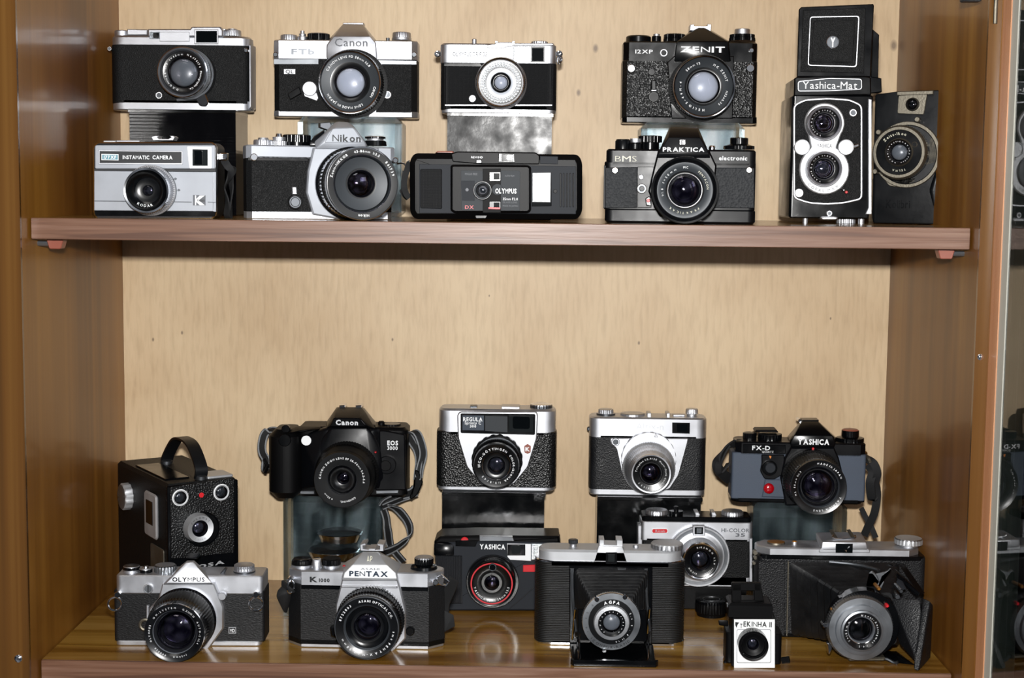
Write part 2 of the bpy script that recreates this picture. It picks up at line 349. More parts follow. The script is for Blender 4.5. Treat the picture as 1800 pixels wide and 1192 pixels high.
class Thing:
    kf = .57
    def __init__(s, name, label, cat, crop, base, Y=None, z=None, yaw=0, group=None):
        s.ox, s.oy, s.s = crop; s.yaw = math.radians(yaw)
        px, py = s.ox+base[0]/s.s, s.oy+base[1]/s.s
        d = RT*(px-900)-UP*(py-596)+FW*FPX
        if Y is None: O = CAM+d*((z-CAM.z)/d.z)
        elif z is None: O = CAM+d*((Y-CAM.y)/d.y)
        else: O = CAM+d*((Y-CAM.y)/d.y); O.z = z
        s.O = O; s.e = bpy.data.objects.new(name, None); COL.objects.link(s.e); s.e.location = O; s.e.rotation_euler = (0, 0, s.yaw)
        s.e.empty_display_size = .02
        s.e['label'] = label; s.e['category'] = cat
        if group: s.e['group'] = group
        s.ex = V((math.cos(s.yaw), math.sin(s.yaw), 0)); s.ey = V((-math.sin(s.yaw), math.cos(s.yaw), 0))
    def P(s, cx, cy, w=0):
        """crop pixel -> (x,z) on the plane w millimetres in front of the front plane, in the thing's frame"""
        px, py = s.ox+cx/s.s, s.oy+cy/s.s
        d = RT*(px-900)-UP*(py-596)+FW*FPX; o = s.O-s.ey*(w/1000)
        k = (o-CAM).dot(s.ey)/d.dot(s.ey); q = CAM+d*k-s.O
        return q.dot(s.ex), q.z
    def sc(s, w=0, cx=None, cy=None):
        if cx is None: return s._sc(w)
        a = s.P(cx-5, cy, w); b = s.P(cx+5, cy, w); return abs(b[0]-a[0])/10
    def _sc(s, w): return ((s.O-CAM).dot(FW)-w/1000)/FPX/s.s      # metres per crop pixel
    clampz = False; ztop = -9
    def P3(s, cx, cy, w=0): a = s.P(cx, cy, w); return V((a[0], -w/1000, max(a[1], .0006) if s.clampz else a[1]))
    def out(s, mb, name, par, **k): return mb.emit(name, par or s.e, **k)
    def plate(s, name, pts, w0, w1, m, bev=.4, par=None, r=0, into=None, mcap=None):
        if len(pts) == 2: pts = rect(pts[0][0], pts[0][1], pts[1][0], pts[1][1])
        if r: pts = rounded(pts, r)
        q = [s.P(a, b, w1) for a, b in pts]; mb = into or MB(); extrude(mb, q, -w0/1000, -w1/1000, m, bev/1000, mcap=mcap)
        if not into: return s.out(mb, name, par)
    def body(s, name, x0, x1, yb, yt, depth, m, shape='round', r=8, w=0, bev=.8, par=None, zb=None, into=None):
        xm = (x0+x1)/2
        a = s.P(x0, (yb+yt)/2, w)[0]; b = s.P(x1, (yb+yt)/2, w)[0]; z0 = s.P(xm, yb, w)[1] if zb is None else zb; z1 = s.P(xm, yt, w)[1]
        f = -w/1000; R = rect(a, f, b, f+depth/1000)
        if shape == 'round': pl = rounded(R, r/1000, 6)
        elif shape == 'chamf': c = r/1000; pl = [(a, f+c), (a+c*1.1, f), (b-c*1.1, f), (b, f+c), (b, f+depth/1000-c), (b-c, f+depth/1000), (a+c, f+depth/1000), (a, f+depth/1000-c)]
        else: pl = R
        if name and name.startswith('top_'): s.ztop = z1-.0001
        mb = into or MB(); extrude(mb, pl, z0, z1, m, bev/1000, 'z')
        if not into: return s.out(mb, name, par)
    def hull(s, name, pts, m, bev=.6, par=None, into=None):
        mb = into or MB(); hull(mb, [s.P3(*p) for p in pts], m, bev/1000)
        if not into: return s.out(mb, name, par)
    def lens(s, name, cx, cy, R, w, prof, glass=.4, gd=-3, bulge=2.5, inner='violet glass element', par=None, texts=(), n=72, kn=48, barrel='lens ring black', irises=True, deep=9.2):
        x, z = s.P(cx, cy, w); r = R*s._sc(w); c = (x, -w/1000, z)
        kn = int(kn*1.6); mb = MB(); pf = [(p[0]*r, p[1]/1000, p[2])+((p[3]*.6,) if len(p) > 3 else ()) for p in prof]
        rg = glass*r
        q = deep/9.2; pf += [(rg, gd/1000, barrel), (rg*.99, (gd-2*q)/1000, barrel)]
        if irises: pf += [(rg*.97, (gd-2.2*q)/1000, 'grey inner barrel'), (rg*.95, (gd-4*q)/1000, barrel), (rg*.89, (gd-5*q)/1000, 'lens ring grey'), (rg*.87, (gd-9*q)/1000, barrel), (rg*.84, (gd-9.2*q)/1000, barrel)]
        end = gd-9.2*q if irises else gd-2*q
        pf += [(1e-7, end/1000, 'matte black')]
        lathe(mb, c, pf, kn=kn, n=n)
        ob = s.out(mb, name, par)
        if par is None or par is s.e:
            for nm, rr, d, bl, mm in (('front_element', rg*.985, gd-.5, bulge, 'coated lens glass'), ('inner_element', rg*(.83 if irises else .9), end+.3, bulge*1.2, inner), ('middle_element', rg*.86, gd-5.2*q, bulge*.8, 'purple coated glass'))[:3 if irises and r > .011 else 2]:
                g = MB(); lathe(g, c, [(rr*math.cos(t*PI/2), (d+bl*math.sin(t*PI/2))/1000, mm) for t in [i/8 for i in range(9)]], cap0=False, n=48)
                s.out(g, nm, ob)
        if texts:
            tb = MB()
            for st, a0, a1, rf, size, d, m, *bd in texts: s.ring(tb, c, st, a0, a1, rf*r, size*r, (d+.45)/1000, m, bd[0] if bd else .02)
            s.out(tb, 'ring_lettering', ob, smooth=False)
        return ob
    def ring(s, mb, c, st, a0, a1, r, size, d, m, bold=.02):
        """letters round a ring, angles in degrees clockwise from the top, tops outward"""
        lay, W = layout(st, bold, .12)
        for (vs, fs, wd), x in lay:
            a = math.radians(a0+(a1-a0)*((x+wd/2)/W)); ca, sa = math.cos(a), math.sin(a); out = []
            for u, v in vs:
                uu = (u-wd/2)*size; vv = r+(v-.35)*size
                out.append((c[0]+vv*sa+uu*ca, c[1]-d-.0001, c[2]+vv*ca-uu*sa))
            mb.add(out, fs, m)
    def ringlow(s, name, st, cx, cy, w, R, size, a0, a1, m, par=None, bold=.01):
        """letters along the lower rim of a ring, read left to right with their tops towards the centre"""
        x, z = s.P(cx, cy, w); k = s._sc(w); lay, W = layout(st, bold, .12); mb = MB()
        for (vs, fs, wd), xx in lay:
            a = math.radians(a0+(a1-a0)*((xx+wd/2)/W)); ca, sa = math.cos(a), math.sin(a); o = []
            for u, v in vs:
                uu = (u-wd/2)*size*k; vv = R*k-(v-.35)*size*k
                o.append((x+vv*sa-uu*ca, -(w+.15)/1000, z+vv*ca+uu*sa))
            mb.add(o, fs, m)
        return s.out(mb, name, par, smooth=False)
    def text(s, name, st, x0, y0, x1, y1, w, m, par=None, bold=.02, gap=.1, into=None, thick=.15, cap=.7, slope=0):
        a = s.P(x0, y1, w); b = s.P(x1, y0, w); lay, W = layout(st, bold, gap)
        kx = (b[0]-a[0])/W; kz = (b[1]-a[1])/cap; mb = into or MB()
        for (vs, fs, wd), x in lay:
            mb.add([(a[0]+(x+u)*kx, -w/1000-thick/1000, a[1]+v*kz+slope*(x+u)*kx) for u, v in vs], fs, m)
        if not into: return s.out(mb, name, par, smooth=False)
    def disc(s, name, cx, cy, R, w0, w1, m, par=None, face=None, dish=0, kn=0, into=None, rim=.12):
        x, z = s.P(cx, cy, w1); r = R*s._sc(w1); mb = into or MB()
        b = min(.5, abs(w1-w0)*.3)/1000
        pf = [(r, w0/1000, m)]+([(r, w1/1000-b, m, kn)] if kn else [(r, w1/1000-b, m)])
        if kn: pf[0] = (r, w0/1000, m, kn)
        pf += [(r-b, w1/1000, m), (r*(1-rim), w1/1000, m), (r*(1-rim)*.97, w1/1000-dish/1000, face or m), (1e-7, w1/1000-dish/1000, face or m)]
        lathe(mb, (x, 0, z), pf, n=40, kn=20)
        if not into: return s.out(mb, name, par)
    def knob(s, name, cx, cy, w, prof, par=None, kn=24, into=None, zb=None, k=None):
        """upright dial: prof in mm (r, height, material, knurl), foot at pixel (cx, cy) on plane w"""
        x, z = s.P(cx, cy, w); mb = into or MB(); k = (k or s.kf)/1000; z = max(z, s.ztop)
        lathe(mb, (x, -w/1000, z if zb is None else zb), [(p[0]*k, p[1]*k)+tuple(p[2:]) for p in prof]+[(1e-7, prof[-1][1]*k, prof[-1][2])], axis='z', n=48, kn=kn)
        if not into: return s.out(mb, name, par)
    def wire(s, name, pts, r, m, par=None, closed=False, smooth=True, into=None, flat=None):
        q = [s.P3(*p) for p in pts]
        if smooth: q = crom(q+[q[0]] if closed else q); 
        if closed and smooth: q = q[:-1]
        mb = into or MB(); tube(mb, q, tuple(a/1000 for a in r) if isinstance(r, tuple) else r/1000, m, closed=closed, flat=flat)
        if not into: return s.out(mb, name, par)
    def loop(s, name, cx, cy, R, w, r, m, par=None, ry=None, turn=0, into=None):
        x, z = s.P(cx, cy, w); k = s._sc(w); pts = []
        for i in range(24):
            a = 2*PI*i/24; u = R*k*math.cos(a); v = (ry or R)*k*math.sin(a)
            pts.append((x+u*math.cos(math.radians(turn)), -w/1000+u*math.sin(math.radians(turn)), z+v))
        mb = into or MB(); tube(mb, pts, r/1000, m, closed=True)
        if not into: return s.out(mb, name, par)
def knobprof(r, h, m='satin chrome', top=None, kn=.05): return [(r, 0, m), (r, h*.15, m, kn), (r, h*.85, m, kn), (r*.93, h, m), (r*.6, h, top or m), (r*.55, h-.3, top or m)]
# ------------------------------------------------------------------ cabinet
ZL = -.388
def part(name, mb, par=None, **k): return mb.emit(name, par, **k)
def slab(x0, x1, y0, y1, z0, z1, m, bev=.0006, mb=None):
    g = mb or MB(); extrude(g, rect(x0, y0, x1, y1), z0, z1, m, bev, 'z'); return g
def structure(o): o['kind'] = 'structure'; return o
structure(part('wall_back', slab(-.46, .46, 0, .012, -.60, .46, 'wood ply')))
structure(part('wall_left', slab(-.424, -.4, -.302, 0, -.60, .46, 'wood side')))
structure(part('wall_right', slab(.4, .424, -.302, 0, -.60, .46, 'wood side')))
structure(part('trim_1', slab(-.50, -.4, -.306, -.3021, -.60, .46, 'wood stile')))
structure(part('trim_2', slab(.4, .4105, -.306, -.3021, -.60, .46, 'wood stile')))
structure(part('ceiling', slab(-.4, .4, -.302, 0, .40, .42, 'wood side')))
structure(part('floor', slab(-.4, .4, -.302, 0, -.60, -.58, 'wood side')))

def tag(o, label, cat, group=None):
    o['label'] = label; o['category'] = cat
    if group: o['group'] = group
    return o
def shelf(zt, y0, x0, x1, ztl, ztr, label, top):
    e = bpy.data.objects.new('wooden_shelf', None); COL.objects.link(e); e.location = (0, 0, zt); tag(e, label, 'shelf', 'cabinet shelves')
    g = MB(); t = .0182
    # board, slightly sagging / out of level as in the photo
    n = 24; vs = []; fs = []; ms = []
    for i in range(n+1):
        u = i/n; x = x0+(x1-x0)*u; z = ztl*(1-u)+ztr*u
        for y in (y0+.003, -.0005):
            vs += [(x, y, z), (x, y, z-t)]
    for i in range(n):
        a = i*4; b = a+4
        fs += [[a, b, b+2, a+2], [a+1, a+3, b+3, b+1], [a+2, b+2, b+3, a+3], [a, a+1, b+1, b]]; ms += [top, 'wood edge', 'wood edge', 'wood edge']
    fs += [[0, 2, 3, 1], [n*4, n*4+1, n*4+3, n*4+2]]; ms += [top, top]
    g.add(vs, fs, ms); part('board', g, e)
    g = MB()
    pl = rounded([(x0, ztl-t), (x1, ztr-t), (x1, ztr), (x0, ztl)], .0012, 3)
    extrude(g, pl, y0+.003, y0, 'wood edge', .0005); part('edge_strip', g, e); return e
shelf(0, -.284, -.3985, .3985, 0, 0, 'upper wooden shelf with reddish brown front edge, carrying the top cameras', 'wood floor')
shelf(ZL, -.2815, -.3985, .3985, 0, 0, 'bottom wooden shelf, golden brown on top, carrying the lower cameras', 'wood floor')
for i, x in enumerate((-.3835, .3835)):
    sx = 1 if x < 0 else -1
    e = bpy.data.objects.new('shelf_peg', None); COL.objects.link(e); e.location = (x, -.262, -.0185)
    tag(e, 'small brown shelf peg under the %s end of the upper shelf' % ('left' if i == 0 else 'right'), 'shelf peg', 'pegs under the upper shelf')
    g = MB(); extrude(g, rounded([(-.0075, 0), (.0075, 0), (.005, -.0085), (-.005, -.0085)], .0015), -.006, .006, 'brown plastic', .0006); part('bracket', g, e)
    g = MB(); tube(g, [(-sx*.0165, 0, -.004), (-sx*.004, 0, -.004)], .0024, 'brushed grey'); part('pin', g, e)

# right-hand glass door standing open
dd = V((math.cos(math.radians(83.6)), -math.sin(math.radians(83.6)), 0)); dn = V((dd.y, -dd.x, 0))   # along the door, towards the cabinet middle
H = V((.4112, -.3065, 0))
door = bpy.data.objects.new('door_1', None); COL.objects.link(door); door.location = (H.x, H.y, -.6)
structure(door)
def dbox(u0, u1, t0, t1, z0, z1, m, bev=.0006):
    g = MB(); q = [dd*u0-dn*t0, dd*u1-dn*t0, dd*u1-dn*t1, dd*u0-dn*t1]; q = [(a.x, a.y) for a in q]
    extrude(g, q, z0, z1, m, bev, 'z'); return g
part('door_stile', dbox(0, .0155, 0, .018, 0, 1.06, 'wood door'), door)
part('door_stile', dbox(.46, .5, 0, .018, 0, 1.06, 'wood door'), door)
part('glass_bead', dbox(.0155, .027, .001, .006, 0, 1.06, 'bead putty'), door)
part('glass_pane', dbox(.027, .46, .002, .006, 0, 1.06, 'door glass', 0), door)
# hinges, catches and screws on the front frame
WL, WR, TL, TR = (bpy.data.objects[k] for k in ('wall_left', 'wall_right', 'trim_1', 'trim_2'))
g = MB(); extrude(g, rounded(rect(-.4015, -.3155, -.386, -.3065), .002), .198, .24, 'worn nickel', .001, 'z'); part('hinge', g, WL)
g = MB(); extrude(g, rounded(rect(-.428, -.312, -.4155, -.3062), .002), .196, .24, 'worn nickel', .001, 'z'); part('hinge_plate', g, TL)
g = MB(); extrude(g, rounded([(.377, .1845), (.3925, .1845), (.393, .20), (.377, .20)], .002), -.31, -.300, 'dark steel', .001); part('door_catch', g, WR)
g = MB(); tube(g, crom([(.4055, -.3085, .197), (.4045, -.3085, .185), (.4045, -.3085, .167)]), .0018, 'worn nickel'); part('hinge_pin', g, TR)
sc_ = [(.0035, 0, 'polished chrome'), (.0033, .001, 'polished chrome'), (.0018, .0022, 'polished chrome'), (1e-7, .0024, 'polished chrome')]
g = MB(); lathe(g, (-.4095, -.306, -.3785), sc_, n=16); part('screw', g, TL)
g = MB(); lathe(g, (.4045, -.306, -.107), [(a*.8, b*.8, c) for a, b, c in sc_], n=16); part('screw', g, TR)

# ------------------------------------------------------------------ stands
def black_box(name, label, crop, x0, x1, ytop, Y, depth, mt, z0):
    T = Thing(name, label, 'box', crop, ((x0+x1)/2, ytop), Y=Y, z=z0, group='black display boxes')
    T.body('box_body', x0, x1, 0, ytop+3, depth, mt, 'box', zb=0, bev=.5)
    a = T.P(x0, ytop)[0]; b = T.P(x1, ytop)[0]; z1 = T.P((x0+x1)/2, ytop)[1]
    g = MB(); extrude(g, rect(a-.0006, -.0006, b+.0006, depth/1000+.0006), z1-.0035, z1, 'gloss black card', .0004, 'z'); part('lid', g, T.e)
    return T.O.z+z1
def crystal(label, crop, x0, x1, ytop, Y, depth, z0, reflection_panel='slate painted reflections'):
    T = Thing('crystal_block', label, 'stand', crop, ((x0+x1)/2, ytop), Y=Y, z=z0, group='crystal display blocks')
    a = T.P(x0, ytop)[0]; b = T.P(x1, ytop)[0]; z1 = T.P((x0+x1)/2, ytop)[1]
    g = MB(); c = .006
    # bevelled crystal block
    pts = []
    for x, sx in ((a, 1), (b, -1)):
        for y, sy in ((0, 1), (depth/1000, -1)):
            for z, sz in ((0, 1), (z1, -1)):
                pts += [(x+sx*c, y+sy*c, z), (x+sx*c, y, z+sz*c), (x, y+sy*c, z+sz*c)]
    hull(g, pts, 'crystal'); part('block', g, T.e, angle=5)
    g = MB(); extrude(g, rect(a+.004, .004, b-.004, z1-.004), depth/1000+.0004, depth/1000+.0016, reflection_panel, .0002); part('reflection_panel', g, T.e)  # added panel behind the glass, stands in for its inner reflections
    return T, T.O.z+z1
CA, CB, CC, CD, CE = (140, 20, 3.1375), (430, 20, 3.1375), (710, 50, 3.406), (1040, 30, 3.1375), (1370, 0, 2.906)
CF, CG, CH, CI, CJ, CK, CL = (190, 760, 2.838), (450, 700, 4.584), (470, 920, 4.585), (750, 700, 3.056), (930, 700, 2.432), (1240, 720, 4.966), (1240, 910, 4.226)
zA = black_box('black_box', 'ridged glossy black box under the rangefinder camera at the upper left', CA, 270, 858, 541, -.078, 60, 'ridged black card', 0)
zC = black_box('black_box', 'crinkled glossy black box under the compact camera with a dotted lens ring', CC, 262, 890, 506, -.122, 70, 'crinkled black card', 0)
_, zB = crystal('clear glass block under the silver SLR camera of the top row', CB, 288, 862, 578, -.075, 62, 0, 'icy painted reflections')
_, zD = crystal('clear glass block under the glossy black SLR camera of the top row', CD, 275, 850, 580, -.070, 58, 0, 'icy painted reflections')
zR = black_box('black_box', 'black box under the silver camera with a dark viewfinder band', CI, 85, 636, 508, -.062, 50, 'gloss black card', ZL)
zT = black_box('black_box', 'black box under the silver camera with a stepped silver lens', CJ, 295, 740, 424, -.055, 45, 'gloss black card', ZL)
TE, zE = crystal('tall clear glass block under the black SLR camera with striped strap', (0, 0, 1), 496, 672, 874, -.049, 44, ZL)
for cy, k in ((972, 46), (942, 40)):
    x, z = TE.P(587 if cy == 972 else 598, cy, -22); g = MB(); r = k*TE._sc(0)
    lathe(g, (x, .022, z), [(r*.86, -.004, 'polished chrome'), (r, .004, 'polished chrome'), (r*.96, .0045, 'polished chrome'), (r*.8, .001, 'dark steel'), (1e-7, .001, 'dark steel')], 'z', n=48); part('glint_ring', g, TE.e)  # added chrome rings that shape the glints seen inside the glass
_, zF = crystal('clear glass block under the black SLR camera with blue grey panels', (0, 0, 1), 1326, 1492, 884, -.081, 55, ZL)


# ================================================================== UPPER SHELF, BACK ROW
W_, SC = 'white paint', 'satin chrome'
# --- rangefinder
T = Thing('rangefinder_camera', 'silver and black rangefinder camera on a ridged black box, top left', 'camera', CA, (560, 543), Y=-.062, z=zA)
T.body('camera_body', 163, 938, 510, 185, 31, 'black leather', 'round', 13)
T.body('base_plate', 168, 942, 543, 488, 32, SC, 'round', 14, zb=0)
T.body('top_plate', 164, 936, 196, 134, 32, SC, 'round', 14, bev=2)
T.kf = .8
T.plate('viewfinder_housing', [(376, 140), (376, 97), (608, 97), (618, 84), (774, 84), (790, 104), (790, 140)], -26, 1.2, SC, 1.2)
v = T.plate('rangefinder_window', [(385, 113), (441, 152)], 1.0, 1.9, 'silver window', .2); T.plate('window_glass', [(405, 118), (438, 148)], 1.5, 2.2, 'dark window', .1, v)
v = T.plate('viewfinder_window', [(632, 100), (764, 180)], 1.0, 2.4, SC, .5); T.plate('window_glass', [(642, 108), (757, 172)], 2, 2.8, 'dark window', .1, v)
T.plate('illumination_panel', [(441, 113), (606, 165)], 1.0, 1.7, SC, .3)
T.knob('rewind_dial', 842, 138, -14, [(11, 0, SC, .05), (11, 6.5, SC, .05), (10.2, 7.4, SC), (6, 7.4, SC), (5.7, 9, SC)]); T.knob('shutter_button', 797, 138, -13, [(4, 0, SC), (4, 8.5, SC), (3.4, 9, SC)])
T.knob('advance_dial', 236, 138, -14, [(9.5, 0, SC), (9.5, 6, SC), (8.6, 7, SC)]); T.plate('advance_lever', [(262, 97), (374, 100), (374, 131), (262, 131)], -18, -5, SC, .8)
mt = T.disc('lens_mount', 600, 345, 142, 0, 9, 'dark steel', rim=.1, face='black enamel')
L_ = T.lens('lens', 565, 335, 139, 22, [(1.02, -18, 'dark steel'), (1.02, -12, 'dark steel'), (.96, -11, 'brushed grey', .03), (.96, -5, 'brushed grey', .03), (1, -4, 'brushed grey'), (1, -.5, 'brushed grey'), (.96, 0, 'polished chrome'), (.9, -1.5, 'brushed grey'), (.83, -3, 'dark steel'), (.81, -4, 'lens ring black'), (.62, -5, 'lens ring black')], glass=.60, gd=-5.5, bulge=4, inner='clouded glass element', irises=False,
  texts=[('D.KOMINAR  1:1.9', 195, 300, .715, .105, -4.4, W_), ('f=45mm  No.196174', -50, 75, .715, .105, -4.4, W_), ('Photographic Co.', 85, 160, .715, .105, -4.4, W_)])
T.plate('focus_lever', [(640, 478), (690, 448), (712, 500), (700, 525), (660, 520)], 4, 9, 'polished chrome', .8, r=14)
T.disc('flash_socket', 437, 463, 20, 0, 2.5, 'polished chrome', face='dark steel', dish=.8, rim=.3)
T.plate('aperture_tab', [(530, 480), (606, 478), (608, 492), (534, 495)], 4, 8, 'dark steel', .4)
T.plate('back_edge', [(934, 182), (944, 182), (945, 532), (936, 536)], -30, -3, SC, 1.2)
for x, y in ((164, 206), (917, 215)): T.disc('strap_lug', x, y, 13, -14, 1.5, 'polished chrome', face='dark steel', dish=.6, rim=.35)
# --- silver SLR on crystal
T = Thing('slr_camera', 'silver SLR camera with black leather and bent front lever, on a glass block, top row', 'camera', CB, (560, 590), Y=-.055, z=zB)
T.body('camera_body', 160, 950, 560, 262, 33, 'black leather', 'chamf', 5)
T.body('base_plate', 158, 952, 592, 548, 33, SC, 'chamf', 5, zb=0)
T.body('top_plate', 157, 952, 268, 158, 33, SC, 'chamf', 5, bev=1)
T.plate('accent_band', [(160, 262), (408, 262), (408, 292), (160, 292)], -2, .5, 'brushed grey', .3); T.plate('accent_band', [(735, 268), (948, 272), (948, 294), (735, 292)], -2, .5, 'brushed grey', .3)
pr = T.hull('prism_housing', [(453, 200, 6), (455, 185, 6), (490, 138, 6), (692, 138, 6), (722, 172, 6), (730, 262, 6), (453, 262, 6), (500, 128, 2), (688, 130, 2), (545, 68, -12), (652, 70, -12), (545, 68, -28), (652, 70, -28), (440, 180, -30), (742, 180, -30), (453, 262, -6), (735, 262, -6)], SC, .8)
T.kf = .7
T.text('logo_lettering', 'Canon', 497, 150, 678, 192, 6, 'grey ink', pr, .01)
T.text('logo_lettering', 'FTb', 258, 208, 385, 236, .4, 'brushed grey', None, .03)
T.plate('accessory_shoe', [(542, 72), (542, 62), (655, 62), (655, 74)], -26, -12, SC, .5)
v = T.plate('badge', [(216, 318), (280, 346)], 0, .8, SC, .2); T.text('badge_lettering', 'QL', 226, 322, 270, 342, .8, 'black ink', v)
T.knob('advance_knob', 245, 160, -16, [(12, 0, SC, .04), (12, 6, SC, .04), (11, 7.5, SC), (5, 8, SC)]); T.knob('shutter_button', 319, 160, -12, [(7, 0, SC), (7, 5, SC), (5, 6, SC), (5, 9, SC), (3, 10, SC), (3, 13.5, SC)])
T.knob('speed_dial', 408, 162, -16, [(16, 0, 'black enamel', .07), (16, 9, 'black enamel', .07), (14.5, 10, SC), (8, 10, SC)]); T.knob('rewind_knob', 866, 160, -16, [(14, 0, SC), (14, 3, SC), (13, 3.5, SC, .04), (13, 10, SC, .04), (12, 11, SC), (8, 11, 'dark steel')]); T.knob('lock_pin', 790, 164, -10, [(2.6, 0, 'dark steel'), (2.6, 4.5, 'dark steel')])
T.lens('lens', 580, 390, 179, 38, [(1.08, -36, 'polished chrome'), (1.08, -26, 'polished chrome'), (.98, -25, 'rubber', .04), (1.0, -12, 'rubber', .04), (.97, -10, 'black enamel'), (.97, -1, 'black enamel', .02), (.96, 0, 'polished chrome'), (.91, -.6, 'polished chrome'), (.89, -1.6, 'lens ring grey'), (.62, -3.6, 'lens ring grey'), (.5, -4, 'lens ring black')], glass=.48, gd=-4.5, bulge=4, inner='bright glass element', irises=False,
  texts=[('CANON LENS FD 50mm 1:1.8', -65, 52, .78, .1, -1.7, W_, .03), ('CANON', 100, 125, .78, .1, -1.7, W_, .03), ('LENS MADE IN JAPAN', 150, 242, .78, .1, -1.7, W_, .03)])
v = T.disc('timer_hub', 358, 426, 40, 0, 7, SC, dish=1, rim=.2); T.plate('timer_lever', [(236, 455), (300, 415), (312, 452), (252, 487)], 3, 6, 'black enamel', .6, v); T.plate('timer_bracket', [(320, 440), (395, 440), (408, 478), (398, 495), (330, 470)], .5, 4, SC, .6, v)
T.disc('flash_socket', 787, 460, 22, 0, 3, SC, face='dark steel', dish=1, rim=.3)
for x, y in ((170, 238), (935, 238)): T.disc('strap_lug', x, y, 14, -10, 2, 'polished chrome', face='dark steel', rim=.3)
# --- compact with dotted lens ring
T = Thing('compact_camera', 'silver compact camera with a dotted ring round the lens, on a black box, top row', 'camera', CC, (565, 516), Y=-.112, z=zC)
T.body('camera_body', 218, 914, 490, 205, 30, 'dotted leather', 'round', 9)
T.body('base_plate', 224, 910, 516, 463, 30, SC, 'round', 9, zb=0); T.plate('accent_strip', [(245, 455), (888, 455), (888, 464), (245, 464)], -1, .6, SC, .2)
T.body('top_plate', 216, 912, 216, 90, 30, SC, 'round', 9, bev=1.5)
T.plate('shoulder_strip', [(240, 208), (455, 208), (470, 228), (240, 226)], -1, .8, 'black enamel', .2)
T.plate('viewfinder_hump', [(500, 98), (545, 92), (552, 84), (662, 84), (668, 88), (895, 88), (895, 102), (660, 102), (640, 110), (618, 110), (600, 118), (500, 118)], -24, .9, SC, .6)
v = T.plate('viewfinder_window', [(655, 106), (842, 202)], -.5, 1.1, 'black enamel', .2); T.plate('rangefinder_patch', [(660, 110), (760, 200)], 1, 1.5, 'silver window', .1, v); T.plate('window_glass', [(766, 118), (836, 196)], 1, 1.5, 'dark window', .1, v)
T.text('logo_lettering', 'OLYMPUS TRIP 35', 292, 142, 497, 166, .6, 'grey ink', None, .02)
T.knob('shutter_button', 421, 98, -12, [(5, 0, SC), (5, 2, SC), (4, 2.5, SC), (4, 8.5, SC), (3, 9.5, SC)]); T.knob('rewind_knob', 812, 92, -14, [(14, 0, SC, .05), (14, 3, SC, .05), (12, 4, SC)]); T.plate('accessory_shoe', [(545, 88), (545, 74), (562, 74), (562, 82), (648, 82), (648, 74), (665, 74), (665, 88)], -22, -8, SC, .3)
L_ = T.lens('lens', 580, 322, 149, 22, [(1.04, -22, SC), (1.04, -10, SC), (1.0, -9, SC, .02), (1.0, -1, SC, .02), (.97, 0, 'polished chrome'), (.91, -.8, 'polished chrome'), (.88, -2, SC), (.84, -2, 'lens ring black'), (.58, -3.2, 'lens ring black'), (.55, -3, 'bright glass element'), (.41, -4, 'bright glass element'), (.40, -4, 'lens ring black'), (.32, -5, 'black enamel')], glass=.30, gd=-5, bulge=3, inner='bright glass element', irises=False)
g = MB(); x, z = T.P(580, 322, 22); k = T._sc(22)*149
for i in range(40):
    a = 2*PI*i/40
    for rr in (.66, .765): 
        lathe(g, (x+rr*k*math.cos(a), -.0193, z+rr*k*math.sin(a)), [(.0015*(rr/.77), 0, 'flash lens'), (.0012*(rr/.77), .0006, 'flash lens'), (1e-7, .0008, 'flash lens')], n=8)
part('selenium_dots', g, L_)
T.disc('flash_socket', 410, 420, 22, 0, 2.5, SC, face='dark steel', dish=1, rim=.35)
for sx, x in ((-1, 203), (1, 930)): T.loop('strap_lug', x, 152, 11, -12, 1.6, 'polished chrome')
T.loop('strap_ring', 938, 182, 13, -12, .8, 'polished chrome', ry=24, turn=60); T.loop('strap_ring', 928, 190, 10, -12, .8, 'polished chrome', ry=22, turn=20)
# --- all-black SLR on crystal
T = Thing('slr_camera', 'glossy black SLR camera with coarse leather, on a glass block, top row', 'camera', CD, (545, 585), Y=-.050, z=zD)
T.body('camera_body', 170, 912, 560, 240, 34, 'coarse leather', 'chamf', 4); T.body('base_plate', 170, 913, 587, 545, 34, 'black enamel', 'chamf', 4, zb=0)
T.body('top_plate', 176, 916, 252, 136, 34, 'black enamel', 'chamf', 5, bev=1.2)
T.plate('mirror_housing', [(418, 250), (455, 215), (785, 215), (778, 560), (440, 560)], -4, 3, 'black enamel', .8)
pr = T.hull('prism_housing', [(470, 135, 8), (752, 135, 8), (765, 245, 8), (455, 245, 8), (500, 132, 5), (735, 132, 5), (555, 75, -10), (590, 58, -10), (620, 58, -10), (655, 75, -10), (555, 70, -28), (655, 70, -28), (455, 245, -8), (775, 245, -8), (462, 140, -28), (770, 140, -28)], 'black enamel', .8)
T.text('logo_lettering', 'ZENIT', 488, 164, 735, 193, 8, W_, pr, .03); T.text('logo_lettering', '12XP', 240, 180, 338, 200, .1, W_, None, .02)
T.plate('accessory_shoe', [(542, 74), (544, 42), (565, 40), (567, 50), (638, 50), (640, 38), (660, 40), (658, 78)], -26, -10, SC, .4)
T.knob('advance_dial', 258, 140, -16, [(22, 0, 'black enamel'), (22, 9, 'black enamel'), (20, 10.5, 'black enamel'), (19, 11, 'black paint')]); T.knob('shutter_button', 357, 135, -12, [(8, 0, 'black enamel'), (8, 9, 'black enamel'), (6, 9.6, SC), (6, 12.5, SC), (4.5, 13, SC)])
